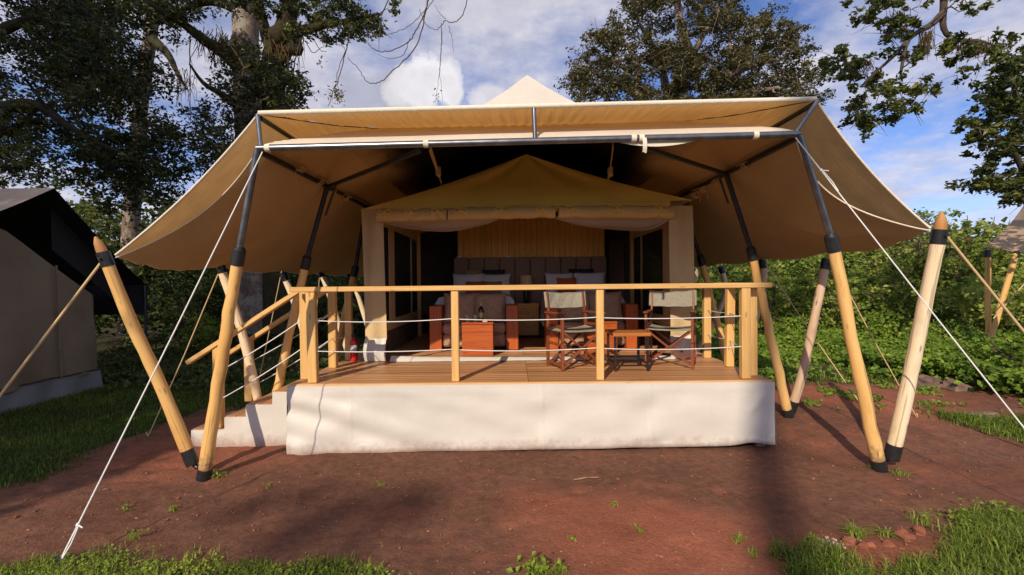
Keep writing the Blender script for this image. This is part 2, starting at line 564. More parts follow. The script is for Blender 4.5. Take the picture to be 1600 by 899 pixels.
def m_glass(name, col, rough=0.03):
    m, nt, out = mat_base(name)
    p = nd(nt, 'ShaderNodeBsdfPrincipled')
    p.inputs['Base Color'].default_value = col + (1,)
    p.inputs['Roughness'].default_value = rough
    p.inputs['Transmission Weight'].default_value = 0.9
    p.inputs['IOR'].default_value = 1.45
    L(nt, p.outputs[0], out.inputs['Surface'])
    return m


M['weave'] = m_weave()
def m_ceiling_shade():
    m, nt, out = mat_base('painted_ceiling_shade')
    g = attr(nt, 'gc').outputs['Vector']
    d = attr(nt, 'shade_fade').outputs['Fac']
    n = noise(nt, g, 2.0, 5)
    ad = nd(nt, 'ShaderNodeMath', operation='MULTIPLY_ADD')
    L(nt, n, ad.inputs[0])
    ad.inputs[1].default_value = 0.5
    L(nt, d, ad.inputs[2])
    col = ramp(nt, ad.outputs[0], [(0.2, (0.53, 0.38, 0.21)), (0.55, (0.13, 0.095, 0.055)), (0.9, (0.014, 0.012, 0.011))])  # painted shade: canvas tone at the rim to near-black inside
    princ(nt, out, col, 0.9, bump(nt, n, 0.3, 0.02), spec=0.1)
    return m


M['ceiling_shade'] = m_ceiling_shade()
M['glass'] = m_glass('clear_glass', (0.95, 0.95, 0.95))
M['bottle'] = m_plain('dark_bottle_glass', (0.008, 0.010, 0.006), 0.1, 0, 0.6, 0.05, 10, 0.0)
M['gold'] = m_plain('gold_label', (0.55, 0.38, 0.12), 0.4, 0.3, 0.5, 0.2, 40, 0.05)
M['bark'] = m_bark('brown_bark', (0.045, 0.032, 0.024), (0.125, 0.092, 0.068))
M['bark_moss'] = m_bark('mossy_bark', (0.020, 0.016, 0.010), (0.062, 0.048, 0.026), (0.045, 0.050, 0.018))
M['bark_pale'] = m_bark('pale_bark', (0.10, 0.070, 0.050), (0.27, 0.20, 0.155), (0.34, 0.29, 0.24))
M['bark_grey'] = m_bark('grey_bark', (0.060, 0.048, 0.040), (0.19, 0.15, 0.12), (0.22, 0.18, 0.14))
M['leaf_dark'] = m_leaf('dark_leaf', [(0.0, (0.015, 0.022, 0.008)), (0.5, (0.040, 0.052, 0.014)), (1.0, (0.150, 0.150, 0.034))], 0.28)
M['leaf_ficus'] = m_leaf('brownish_leaf', [(0.0, (0.042, 0.042, 0.016)), (0.5, (0.110, 0.098, 0.036)), (1.0, (0.210, 0.165, 0.062))], 0.25, 0.5)
M['leaf_branch'] = m_leaf('glossy_leaf', [(0.0, (0.024, 0.038, 0.010)), (0.55, (0.075, 0.095, 0.022)), (1.0, (0.220, 0.220, 0.045))], 0.3)
M['leaf_shrub'] = m_leaf('shrub_leaf', [(0.0, (0.055, 0.088, 0.015)), (0.45, (0.195, 0.260, 0.042)), (1.0, (0.42, 0.44, 0.11))], 0.36, 0.55, 0.25)
M['leaf_shade'] = m_leaf('forest_leaf', [(0.0, (0.022, 0.036, 0.009)), (0.5, (0.062, 0.085, 0.020)), (1.0, (0.17, 0.18, 0.05))], 0.3, 0.55, 0.25)
M['leaf_herb'] = m_leaf('herb_leaf', [(0.0, (0.050, 0.095, 0.012)), (0.45, (0.145, 0.235, 0.024)), (1.0, (0.34, 0.42, 0.055))], 0.3, 0.55, 0.25)
M['grass'] = m_leaf('grass_blade', [(0.0, (0.050, 0.085, 0.011)), (0.5, (0.175, 0.250, 0.028)), (0.93, (0.36, 0.40, 0.065)), (1.0, (0.32, 0.25, 0.11))], 0.3, 0.5, 0.3)
M['dry'] = m_leaf('dry_leaf', [(0.0, (0.10, 0.070, 0.035)), (1.0, (0.23, 0.175, 0.085))], 0.25, 0.7, 0.15)


# ------------------------------------------------------------------ objects
def tag(o, label=None, cat=None, group=None, kind=None):
    if label:
        o['label'] = label
    if cat:
        o['category'] = cat
    if group:
        o['group'] = group
    if kind:
        o['kind'] = kind
    return o


def thing(name, label, cat, loc=(0, 0, 0), rz=0.0, group=None):
    o = bpy.data.objects.new(name, None)
    o.empty_display_size = 0.1
    C.objects.link(o)
    o.location = loc
    o.rotation_euler = (0, 0, rz)
    return tag(o, label, cat, group)


def world_loc(o):
    v = Vector((0, 0, 0))
    while o is not None:
        v += Vector(o.location)
        o = o.parent
    return v


def mesh_np(name, V, F, mats, gc=None, rnd=None, smooth=False, extra=None, mi=None):
    """mesh from arrays; F is a list of lists or an (n, k) array"""
    me = bpy.data.meshes.new(name)
    V = np.ascontiguousarray(V, dtype=np.float32)
    if isinstance(F, np.ndarray):
        k = F.shape[1]
        tot = np.full(len(F), k, dtype=np.int32)
        flat = F.astype(np.int32).ravel()
    else:
        tot = np.array([len(f) for f in F], dtype=np.int32)
        flat = np.array([i for f in F for i in f], dtype=np.int32)
    start = np.zeros(len(tot), dtype=np.int32)
    start[1:] = np.cumsum(tot)[:-1]
    me.vertices.add(len(V))
    me.vertices.foreach_set('co', V.ravel())
    me.loops.add(len(flat))
    me.loops.foreach_set('vertex_index', flat)
    me.polygons.add(len(tot))
    me.polygons.foreach_set('loop_start', start)
    me.polygons.foreach_set('loop_total', tot)
    if isinstance(smooth, np.ndarray):
        me.polygons.foreach_set('use_smooth', smooth.astype(bool))
    else:
        me.polygons.foreach_set('use_smooth', np.full(len(tot), bool(smooth)))
    if mi is not None:
        me.polygons.foreach_set('material_index', np.asarray(mi, dtype=np.int32))
    if gc is not None:
        a = me.attributes.new('gc', 'FLOAT_VECTOR', 'POINT')
        a.data.foreach_set('vector', np.ascontiguousarray(gc, dtype=np.float32).ravel())
    if rnd is not None:
        a = me.attributes.new('rnd', 'FLOAT', 'POINT')
        a.data.foreach_set('value', np.ascontiguousarray(rnd, dtype=np.float32))
    for k, v in (extra or {}).items():
        a = me.attributes.new(k, 'FLOAT', 'POINT')
        a.data.foreach_set('value', np.ascontiguousarray(v, dtype=np.float32))
    for m in (mats if isinstance(mats, (list, tuple)) else [mats]):
        me.materials.append(m)
    me.update(calc_edges=True)
    me.validate()
    return me


def _cbox_faces():
    idx = {}
    sg = [(a, b, c) for a in (-1, 1) for b in (-1, 1) for c in (-1, 1)]
    for i, s in enumerate(sg):
        for ax in range(3):
            idx[(s, ax)] = i * 3 + ax
    F = []
    for ax in range(3):
        for sv in (-1, 1):
            F.append([idx[(s, ax)] for s in sg if s[ax] == sv])
    for ax in range(3):
        o = [a for a in range(3) if a != ax]
        for s1 in (-1, 1):
            for s2 in (-1, 1):
                cs = [s for s in sg if s[o[0]] == s1 and s[o[1]] == s2]
                F.append([idx[(cs[0], o[0])], idx[(cs[0], o[1])], idx[(cs[1], o[0])], idx[(cs[1], o[1])]])
    for s in sg:
        F.append([idx[(s, 0)], idx[(s, 1)], idx[(s, 2)]])

    def vert(i, h, b):
        s = sg[i // 3]
        ax = i % 3
        return [s[k] * (h[k] if k == ax else h[k] - b) for k in range(3)]
    V = np.array([vert(i, (1, 1, 1), 0.3) for i in range(24)])
    G = []
    for f in F:
        c = V[f].mean(0)
        n = c / np.linalg.norm(c)
        u = np.cross(n, [0.3, 0.5, 0.81])
        u /= np.linalg.norm(u)
        w = np.cross(n, u)
        ang = [math.atan2((V[i] - c) @ w, (V[i] - c) @ u) for i in f]
        G.append([i for _, i in sorted(zip(ang, f))])
    return G, vert


CB_F, CB_V = _cbox_faces()


class MB:
    """collects shapes and links them as one mesh object"""

    def __init__(self):
        self.V, self.F, self.G, self.sm, self.mi = [], [], [], [], []
        self.n = 0

    def add(self, V, F, G=None, smooth=False, mi=0):
        V = np.asarray(V, float).reshape(-1, 3)
        if G is None:
            G = V
        self.V.append(V)
        self.G.append(np.asarray(G, float))
        for f in F:
            self.F.append([int(i) + self.n for i in f])
            self.sm.append(smooth)
            self.mi.append(mi)
        self.n += len(V)
        return self

    def obox(self, c, half, axes=None, b=0.004, mi=0, grain=0):
        half = list(half)
        b = min(b, min(half) * 0.45)
        Vl = np.array([CB_V(i, half, b) for i in range(24)])
        A = np.array(axes if axes is not None else np.eye(3))
        V = Vl @ A + np.array(c)
        off = np.array([random.random() * 20, random.random() * 5, random.random() * 5])
        G = Vl[:, [grain] + [k for k in range(3) if k != grain]] + off
        return self.add(V, CB_F, G, False, mi)

    def box(self, x0, x1, y0, y1, z0, z1, b=0.004, mi=0, grain=0):
        return self.obox(((x0 + x1) / 2, (y0 + y1) / 2, (z0 + z1) / 2), ((x1 - x0) / 2, (y1 - y0) / 2, (z1 - z0) / 2), None, b, mi, grain)

    def bar(self, p, q, w, h, up=(0, 0, 1), b=0.004, mi=0):
        p, q = Vector(p), Vector(q)
        d = (q - p)
        ln = d.length
        d.normalize()
        s = d.cross(Vector(up))
        if s.length < 1e-4:
            s = d.cross(Vector((0, 1, 0)))
        s.normalize()
        u = s.cross(d)
        return self.obox((p + q) / 2, (ln / 2, w / 2, h / 2), [list(d), list(s), list(u)], b, mi, 0)

    def tube(self, pts, rad, n=8, cap=True, mi=0, smooth=True, wob=0.0):
        pts = [Vector(p) for p in pts]
        if isinstance(rad, (int, float)):
            rad = [rad] * len(pts)
        off = np.array([random.random() * 20, random.random() * 5, random.random() * 5])
        V, G, F = [], [], []
        t = (pts[1] - pts[0]).normalized()
        u = t.orthogonal().normalized()
        acc = 0.0
        for i, p in enumerate(pts):
            if i:
                acc += (p - pts[i - 1]).length
            if 0 < i < len(pts) - 1:
                t2 = (pts[i + 1] - pts[i - 1]).normalized()
            elif i == 0:
                t2 = (pts[1] - pts[0]).normalized()
            else:
                t2 = (pts[-1] - pts[-2]).normalized()
            u = (u - t2 * u.dot(t2))
            u = u.normalized() if u.length > 1e-5 else t2.orthogonal().normalized()
            v = t2.cross(u)
            for k in range(n):
                a = 2 * PI * k / n
                r = rad[i] * (1 + (wob * (random.random() - .5) if wob else 0))
                q = p + (u * math.cos(a) + v * math.sin(a)) * r
                V.append(q[:])
                G.append((acc, math.cos(a) * rad[i], math.sin(a) * rad[i]))
        for i in range(len(pts) - 1):
            for k in range(n):
                a, b_ = i * n + k, i * n + (k + 1) % n
                F.append([a, b_, b_ + n, a + n])
        self.add(V, F, np.array(G) + off, smooth, mi)
        if cap:
            e = (len(pts) - 1) * n
            self.add(V[:n], [list(range(n))[::-1]], np.array(G[:n]) + off, False, mi)
            self.add(V[e:], [list(range(n))], np.array(G[e:]) + off, False, mi)
        return self

    def lathe(self, c, prof, n=16, mi=0, smooth=True):
        """prof: list of (radius, z)"""
        V, F = [], []
        for r, z in prof:
            for k in range(n):
                a = 2 * PI * k / n
                V.append((c[0] + r * math.cos(a), c[1] + r * math.sin(a), c[2] + z))
        run = [0]
        for i in range(1, len(prof) - 1):
            a1 = math.atan2(prof[i][1] - prof[i - 1][1], prof[i][0] - prof[i - 1][0])
            a2 = math.atan2(prof[i + 1][1] - prof[i][1], prof[i + 1][0] - prof[i][0])
            if abs((a2 - a1 + PI) % (2 * PI) - PI) > .7:
                run.append(i)
        run.append(len(prof) - 1)
        for r0, r1 in zip(run[:-1], run[1:]):
            F = []
            for i in range(r1 - r0):
                for k in range(n):
                    a, b_ = i * n + k, i * n + (k + 1) % n
                    F.append([a, b_, b_ + n, a + n])
            self.add(V[r0 * n:(r1 + 1) * n], F, None, smooth, mi)
        self.add(V[:n], [list(range(n))[::-1]], None, False, mi)
        self.add(V[-n:], [list(range(n))], None, False, mi)
        return self

    def grid(self, A, mi=0, smooth=True, G=None):
        """A: (nu, nv, 3) array"""
        nu, nv = A.shape[:2]
        F = []
        for i in range(nu - 1):
            for j in range(nv - 1):
                a = i * nv + j
                F.append([a, a + 1, a + nv + 1, a + nv])
        return self.add(A.reshape(-1, 3), F, None if G is None else G.reshape(-1, 3), smooth, mi)

    def rock(self, c, r, seed=0, squash=0.7, mi=0, flat=False):
        rg = np.random.default_rng(seed)
        V, F = [], []
        nu, nv = 7, 9
        ph = rg.random(3) * 6
        for i in range(nu + 1):
            th = PI * i / nu
            for k in range(nv):
                a = 2 * PI * k / nv
                d = np.array([math.sin(th) * math.cos(a), math.sin(th) * math.sin(a), math.cos(th)])
                rr = 1 + .22 * math.sin(3 * d[0] + ph[0]) + .18 * math.sin(4 * d[1] + ph[1]) + .15 * math.sin(5 * d[2] + ph[2]) + (.42 if flat else .1) * (rg.random() - .5) * math.sin(th)
                V.append(np.array(c) + d * rr * np.array([r[0], r[1], r[2] if len(r) > 2 else r[0] * squash]))
        for i in range(nu):
            for k in range(nv):
                F.append([i * nv + k, (i + 1) * nv + k, (i + 1) * nv + (k + 1) % nv, i * nv + (k + 1) % nv])
        return self.add(V, F, None, not flat, mi)

    def build(self, name, mat, parent=None, label=None, recalc=False):
        V = np.concatenate(self.V)
        G = np.concatenate(self.G)
        if parent is not None:
            V = V - np.array(world_loc(parent))
        me = mesh_np(name, V, self.F, mat, G, None, np.array(self.sm), None, self.mi)
        o = bpy.data.objects.new(name, me)
        C.objects.link(o)
        if parent is not None:
            o.parent = parent
        if label:
            o['label'] = label
        return o


def copy_tree(o, loc=None, rz=None, label=None):
    def rec(x, par):
        c = x.copy()
        C.objects.link(c)
        c.parent = par
        for ch in list(x.children):
            rec(ch, c)
        return c
    c = rec(o, None)
    if loc is not None:
        c.location = loc
    if rz is not None:
        c.rotation_euler = (0, 0, rz)
    if label:
        c['label'] = label
    return c


def catenary(p, q, sag, n=10):
    p, q = Vector(p), Vector(q)
    out = []
    for i in range(n + 1):
        t = i / n
        v = p.lerp(q, t)
        v.z -= sag * 4 * t * (1 - t)
        out.append(v)
    return out


def spline(pts, n=6):
    """Catmull-Rom through pts"""
    pts = [Vector(p) for p in pts]
    ext = [pts[0] * 2 - pts[1]] + pts + [pts[-1] * 2 - pts[-2]]
    out = []
    for i in range(1, len(ext) - 2):
        p0, p1, p2, p3 = ext[i - 1:i + 3]
        for k in range(n):
            t = k / n
            out.append(0.5 * ((2 * p1) + (p2 - p0) * t + (2 * p0 - 5 * p1 + 4 * p2 - p3) * t * t + (3 * p1 - p0 - 3 * p2 + p3) * t ** 3))
    out.append(pts[-1])
    return out


# ------------------------------------------------------------------ ground
def gz(x, y):
    x = np.asarray(x, float)
    y = np.asarray(y, float)
    z = 0.10 * S((x - 2.7) / 1.0) * S((y - 4.7) / 1.4)
    z = z + 0.035 * np.clip(y - 8.5, 0, 40) * S((x - 1.5) / 3 + .2)
    z = z - 0.16 * S((-4.3 - x) / 1.6) * S((y - 3.5) / 2.5)
    z = z + 0.10 * (fbm(x * .6 + 3, y * .6) - .5) * S((np.abs(x - .2) - 2.6) / 2.0 + S((4.6 - y) / 1.0))
    z = z + 0.035 * (fbm(x * 2.4 + 9, y * 2.4 + 4, 3) - .45)
    z = z + 0.02 * np.exp(-((y - 3.6) / .5) ** 2) * np.sin(x * 1.3)
    return z


def grass_mask(x, y):
    x = np.asarray(x, float)
    y = np.asarray(y, float)
    w = (fbm(x * 1.7, y * 1.7) - .47) * 1.0
    w2 = (fbm(x * 6 + 40, y * 6, 3) - .45) * .5
    a = S((-4.42 - x + w * 1.0) / .35) * S((y - 3.75 + w) / .35)           # shaded lawn at the left
    a = np.maximum(a, S((-2.9 - x + w) / .4) * S((y - 6.9 + w) / .5))
    b = S((3.22 + .06 * np.sin(x * 2) - .12 * S((x + 3.2) / 2.4) - y + w * .45 + w2 * .6) / .2) * S((-0.62 - x + w2) / .2)
    c = S((3.08 + .44 * (x - 2.35) - y + w * .5 + w2 * .5) / .16) * S((x - 2.05 + w2) / .25)
    d = S((3.22 - y + w2 * .4) / .1) * S((x - 1.62 + w2) / .1) * S((2.22 - x) / .1)
    e = S((x - 5.15 + w + .25 * (y - 5.2)) / .35) * S((y - 4.75 + w2) / .2) * S((6.15 - y + w) / .3)
    f = S((y - 7.4 + .5 * w) / .6) * S((x - 3.2) / .5)
    return np.clip(np.maximum.reduce([a, b, c, d, e, f]), 0, 1)


def red_mask(x, y):
    def g(cx, cy, rx, ry, s):
        return s * np.exp(-((x - cx) / rx) ** 2 - ((y - cy) / ry) ** 2)
    r = g(0.9, 3.35, 0.85, .65, .95) + g(0.2, 3.9, .35, .3, .5) + g(-3.3, 5.2, .9, .8, .75) + g(-3.4, 6.6, .8, .8, .8)
    r = r + g(2.6, 3.0, .9, .35, .8) + g(4.6, 7.2, 2.0, 1.0, .85) + g(3.4, 5.2, .5, .5, .3) + g(-1, 3.6, .4, .3, .15) + g(5.3, 6.2, .7, .6, .6)
    r = r + g(4.2, 4.4, 1.2, .5, .3)
    return r + .12


xs = np.concatenate([-np.geomspace(400, 10.5, 22), np.arange(-10, 10.01, 0.055), np.geomspace(10.5, 400, 22)])
ys = np.concatenate([np.linspace(-60, 1.2, 16), np.arange(1.4, 9.0, 0.05), np.arange(9, 16, .18), np.geomspace(16.5, 700, 30)])
GX, GY = np.meshgrid(xs, ys, indexing='ij')
GZ = gz(GX, GY)
near = (np.abs(GX) < 9) & (GY > 1.5) & (GY < 9)
GZ = GZ + np.where(near, (fbm(GX * 9, GY * 9, 3) - .45) * .022 + (vnoise(GX * 30, GY * 30) - .5) * .010, 0)
rf = np.random.default_rng(90)
for k in range(90):                      # shallow footprints on the way to the steps and along the deck
    t_ = rf.random()
    fx_, fy_ = (rf.uniform(-3.9, 4.6), rf.uniform(2.9, 4.9)) if k < 60 else (-3.7 + rf.normal() * .5, rf.uniform(3.4, 6.5))
    a_ = rf.normal() * .5 + (1.2 if k < 60 else .3)
    ux_, uy_ = (GX - fx_) * math.cos(a_) + (GY - fy_) * math.sin(a_), -(GX - fx_) * math.sin(a_) + (GY - fy_) * math.cos(a_)
    q_ = (ux_ / .13) ** 2 + (uy_ / .055) ** 2
    GZ = GZ - .016 * np.exp(-q_ ** 2) + .006 * np.exp(-(q_ - 1.8) ** 2 * 3)
V = np.stack([GX, GY, GZ], -1).reshape(-1, 3)
nx, ny = len(xs), len(ys)
ii, jj = np.meshgrid(np.arange(nx - 1), np.arange(ny - 1), indexing='ij')
a = (ii * ny + jj).ravel()
Fq = np.stack([a, a + ny, a + ny + 1, a + 1], -1)
gm = grass_mask(GX, GY)
gm = np.where((GY > 9.5) | (np.abs(GX) > 9.5), 1.0, gm)
dirtR = np.exp(-((GX - 12.9) / 2.5) ** 2 - ((GY - 12.6) / 1.7) ** 2)
gm = gm * (1 - .9 * S(dirtR * 1.6))
gme = mesh_np('ground', V, Fq, M['soil'], None, None, True, {'red': red_mask(GX, GY).ravel(), 'green': (gm * .85).ravel()})
ground = bpy.data.objects.new('ground', gme)
C.objects.link(ground)
tag(ground, 'bare red brown earth in front of the tent', None, None, 'structure')


def PG(px, py):
    """point where the photograph's ray meets the ground"""
    d = pixdir(px, py)
    p = PZ(px, py, 0.0) if d.z < 0 else None
    for _ in range(6):
        p = PZ(px, py, float(gz(p.x, p.y)))
    return p


# ------------------------------------------------------------------ deck
DX0, DX1, DY0, DZ = -2.37, 2.75, 5.10, 0.73
deck = thing('veranda_deck', 'raised wooden veranda deck wrapped in a cream cloth skirt under the tent', 'deck', (0.19, 5.1, 0))
pitch = 0.1
seam = 0.17
for half, (xa, xb) in enumerate(((DX0, seam - .002), (seam + .002, DX1))):
    mb = MB()
    mb.box(xa, xb, DY0, DY0 + pitch - .006, DZ - .03, DZ, .003)
    b0 = mb.build('board', M['board'], deck)
    meshes = [b0.data]
    for k in range(3):
        mk = MB()
        mk.box(xa, xb, DY0, DY0 + pitch - .006, DZ - .03, DZ, .003)
        t = mk.build('board', M['board'], deck)
        meshes.append(t.data)
        t.location = (0, pitch * (k + 1), random.uniform(-.0015, .0015))
    for k in range(4, 50):
        c = bpy.data.objects.new('board', meshes[random.randrange(4)])
        C.objects.link(c)
        c.parent = deck
        c.location = (0, pitch * k, random.uniform(-.0015, .0015))
mb = MB()
mb.box(DX0, DX1, DY0 - .022, DY0 - .002, DZ - .10, DZ - .004, .003)
mb.build('fascia', M['fascia'], deck)
mb = MB()
for xx in (DX0 + .08, -1.1, .2, 1.5, DX1 - .08):
    for yy in (5.2, 7.5, 9.8):
        mb.box(xx - .05, xx + .05, yy - .05, yy + .05, -.1, DZ - .06)
    mb.box(xx - .03, xx + .03, 5.15, 10.05, DZ - .14, DZ - .031)
mb.build('substructure', M['pole_dark'], deck)
# skirt: front sheet with wrinkles, then both sides
mb = MB()
nu, nv = 240, 26
u = np.linspace(0, 1, nu)[:, None]
v = np.linspace(0, 1, nv)[None, :]
X = DX0 - .02 + (DX1 - DX0 + .04) * u + 0 * v
ztop = DZ - .02
zb = 0.002 + .009 * (fbm(u * 9, u * 0 + 2) - .45) * 2 - .02 * np.exp(-(u / .05) ** 2) + .03 * np.exp(-((u - .955) / .03) ** 2)
zb = zb + np.interp(X[:, :1], [DX0, -1.0, DX1], [-.02, 0.0, 0.035])
Z = ztop + (zb - ztop) * v
Y = DY0 - .028 - .012 * v + 0 * u
du = X - DX0
Y = Y - .024 * np.exp(-du / 1.1) * np.abs(np.sin((v * 2.6 - du * 1.25) * 3.4 + .4)) ** 1.6 * S(v * 4)
Y = Y - .011 * np.exp(-du / 2.6) * np.sin((v * 2.2 - du * 1.0) * 5.2 + 1.4 * fbm(X * .8, Z * 1.5)) * S(v * 3)
Y = Y - .05 * np.exp(-((du - .12) / .16) ** 2) * S((v - .55) / .4)
Y = Y + .022 * (fbm(X * 1.0 + 4 + Z * .8, Z * 2.6 - X * .5, 3) - .47) * 2 * S(v * 5)
Y = Y - .010 * np.exp(-((v - .955) / .03) ** 2) + .010 * S((v - .975) * 40)
for sx_ in (-1.72, -.05 + .36, 1.45):
    Y = Y - .006 * np.exp(-((X - sx_) / .008) ** 2) - .020 * np.exp(-np.abs(X - sx_) / .22) * np.sin(v * 8 + sx_ + (X - sx_) * 5) * S(v * 3) * S((1 - v) * 6)
Y = Y - .004 * S((.16 - v) * 60)
Y = Y - .022 * np.exp(-((X - 2.6 + .35 * (v - .3)) / .05) ** 2) * S((v - .1) * 5) * S((.6 - v) * 5)
mb.grid(np.stack([X, Y, Z], -1))
for side, xx in ((0, DX0 - .02), (1, DX1 + .02)):
    yy = np.linspace(DY0 - .03, 10.1, 40)[:, None]
    vv = np.linspace(0, 1, 6)[None, :]
    zz_ = ztop + (0.03 - ztop) * vv + 0 * yy
    xx_ = xx + (.015 * (fbm(yy * 2, vv * 3) - .45) + (-.02 if side == 0 else .02) * vv)
    mb.grid(np.stack([xx_ + 0 * zz_, yy + 0 * vv, zz_], -1))
mb.build('skirt', M['pvc'], deck)

# steps on the left
steps = thing('deck_steps', 'four low wooden steps with cream cloth side leading up to the deck', 'steps', (-3.0, 5.4, 0))
tz = [.18, .32, .455, .595]
tx = [-3.60, -3.23, -2.99, -2.69, DX0 - .03]
for k in range(4):
    for j in range(2):
        w = (tx[k + 1] - tx[k]) / 2
        mb = MB()
        xo = .004 if k == 0 and j == 0 else 0
        mb.box(tx[k] + j * w + .003, tx[k] + (j + 1) * w - .003, 5.36, 6.12, tz[k] - .03, tz[k] - (.002 * j), .003, 0, 1)
        mb.build('tread', M['board'], steps)
mb = MB()
for yy, flip in ((5.345, 1), (6.13, -1)):
    U = []
    prof_x, prof_z = [], []
    for k in range(4):
        prof_x += [tx[k], tx[k + 1] - .001]
        prof_z += [tz[k] - .006, tz[k] - .006]
    px_ = np.interp(np.linspace(0, 7, 100), np.arange(8), prof_x)
    pz_ = np.interp(np.linspace(0, 7, 100), np.arange(8), prof_z)
    vv = np.linspace(0, 1, 9)[None, :]
    gzb = gz(px_, px_ * 0 + yy)[:, None] - .01
    Z = pz_[:, None] + (gzb - pz_[:, None]) * vv
    Yq = yy + .014 * (fbm(px_[:, None] * 4, Z * 6) - .45) * 2 - .02 * vv * flip
    mb.grid(np.stack([px_[:, None] + 0 * vv, Yq, Z], -1))
for k in range(4):
    z0 = (tz[k - 1] if k else -.02)
    mb.box(tx[k] - .002, tx[k] + .010, 5.35, 6.12, z0 + .003, tz[k] - .033, .002)
mb.build('skirt', M['pvc'], steps)

# ------------------------------------------------------------------ railing
rail = thing('veranda_railing', 'light timber veranda railing with two white ropes round the deck and steps', 'railing', (0.2, 5.15, DZ))
RT = DZ + 1.03
PW = .096
posts = [(-2.15, 5.165), (-.615, 5.165), (.94, 5.165), (2.505, 5.165), (-2.32, 5.37), (-2.27, 6.06), (-2.27, 6.66), (2.655, 5.32), (2.655, 5.88), (2.655, 6.55)]
lean = {0: -.012, 2: .004, 8: .02}
for i, (x, y) in enumerate(posts):
    mb = MB()
    w = PW if i not in (1, 2) else .080
    dxl = lean.get(i, 0.0)
    mb.bar((x, y, DZ + .002), (x + dxl, y, RT - .052), w, w * .8, (0, 1, 0), .006)
    mb.build('post', M['timber'], rail)


def rbar(p, q, w=.10, h=.05, nm='top_rail'):
    mb = MB()
    mb.bar(p, q, w, h, (0, 0, 1), .006)
    return mb.build(nm, M['timber'], rail)


rbar((-2.38, 5.165, RT - .026), (2.78, 5.165, RT - .026), .10, .054)
rbar((-2.30, 6.00, RT - .026), (-2.27, 6.9, RT - .026))
rbar((2.655, 5.22, RT - .026), (2.655, 6.9, RT - .026))
# sloping stair rails (near and far side), newels
hr_top = Vector((-2.37, 5.40, RT - .03))
hr_bot = P(294, 567, 5.40)
rbar(hr_top, hr_bot, .085, .05, 'hand_rail')
dv = hr_bot - hr_top
far_top = Vector((-2.30, 6.05, RT - .03))
rbar(far_top, far_top + dv, .085, .05, 'hand_rail')
for yy, base in ((5.42, .18), (6.05, .32)):
    t = (hr_top.x + 3.33) / (hr_top.x - hr_bot.x)
    zt = hr_top.z + dv.z * t - .03
    mb = MB()
    mb.bar((-3.33, yy, base + .002), (-3.33, yy, zt), .088, .088, (0, 1, 0), .006)
    mb.build('newel_post', M['timber'], rail)
# ropes
def rope1(p, q, sag, r):
    mb = MB()
    mb.tube(catenary(p, q, sag), r, 6)
    mb.build('rope', M['rope_white'], rail)


for z0 in (DZ + .665, DZ + .335):
    pp = [(-2.15, 5.165), (-.615, 5.165), (.94, 5.165), (2.505, 5.165)]
    for (xa, ya), (xb, yb) in zip(pp[:-1], pp[1:]):
        rope1((xa, ya - .005, z0 + .005), (xb, yb - .005, z0 + .012), .018 + .01 * random.random(), .0052)
    rope1((-2.15, 5.165, z0), (-2.27, 6.06, z0 + .05), .02, .005)
    rope1((-2.27, 6.06, z0 + .05), (-2.27, 6.66, z0), .02, .005)
    rope1((2.505, 5.165, z0), (2.655, 5.88, z0), .02, .005)
    rope1((2.655, 5.88, z0), (2.655, 6.55, z0), .02, .005)
for yy, xa, xb in ((5.40, -2.34, -3.31), (6.05, -2.29, -3.31)):
    for o in (.30, .62):
        t = (hr_top.x - xb) / (hr_top.x - hr_bot.x)
        rope1((xa, yy, RT - .05 - o), (xb, yy, RT - .05 - o + dv.z * t), .02, .0062)

# ------------------------------------------------------------------ shade canopy (two layers of fly sheet on a pipe frame)
YF, YB = 4.20, 11.2
TL, TR = P(402, 232, YF), P(1249, 210, YF)      # ends of the front pipe
UL, UR = P(405, 178, YF), P(1274, 156, YF)      # ends of the upper edge
EL, ER = P(181, 400, YF), P(1453, 358, YF)      # outer eave corners
canopy = thing('shade_canopy', 'wide tan fly sheet stretched on a dark pipe frame over the tent and deck', 'canopy', (0.15, 4.2, 3.0))
HALF = (UR.x - UL.x) / 2
XC = (UR.x + UL.x) / 2


def prof_u(d):
    return np.interp(d, [0, .5, 1.05, 1.4, 1.64, 1.89, 2.14, HALF], [0, .05, .165, .335, .52, .75, 1.0, 1.31])


def zb_u(x):
    return np.interp(x, [UL.x, UR.x], [UL.z, UR.z])


def zb_l(x):
    return np.interp(x, [TL.x, TR.x], [TL.z, TR.z])


def lower_roof_z(x, y):
    d = np.minimum.reduce([y - YF, x - TL.x, TR.x - x, YB - y])
    zl = zb_l(x) + .012 * S(d / .10) + .46 * d
    du_ = np.minimum.reduce([y - YF, x - UL.x, UR.x - x, YB - y])
    zu = zb_u(x) + prof_u(np.maximum(du_, 0)) - .035
    return np.minimum(zl, zu)


def panel_front(n=300, m=30, back=False):
    s = np.linspace(-1, 1, n)[:, None]
    d = np.linspace(0, 1, m)[None, :] * HALF
    x = XC + s * (HALF - d)
    y = (YF + d + 0 * s) if not back else (YB - d + 0 * s)
    z = zb_u(XC + s * HALF) * (1 - d / HALF) + zb_u(XC) * (d / HALF) + prof_u(d) - .025 * np.sin(PI * np.clip(d / 1.2, 0, 1)) * (1 - s ** 2)
    z = z + .012 * (fbm(x * 3, y * 1.2) - .45) * np.sin(PI * np.clip(d / HALF, 0, 1))
    rip = np.sin((x + .35 * (x - XC) * d * .4) * 52 + 5 * fbm(x * 2.2, y * .8)) * (.4 + .9 * fbm(x * 5 + 3, y * .5))
    z = z + .013 * rip * np.sin(PI * np.clip(d / 1.3, 0, 1)) ** .6
    return np.stack([x, y, z], -1)


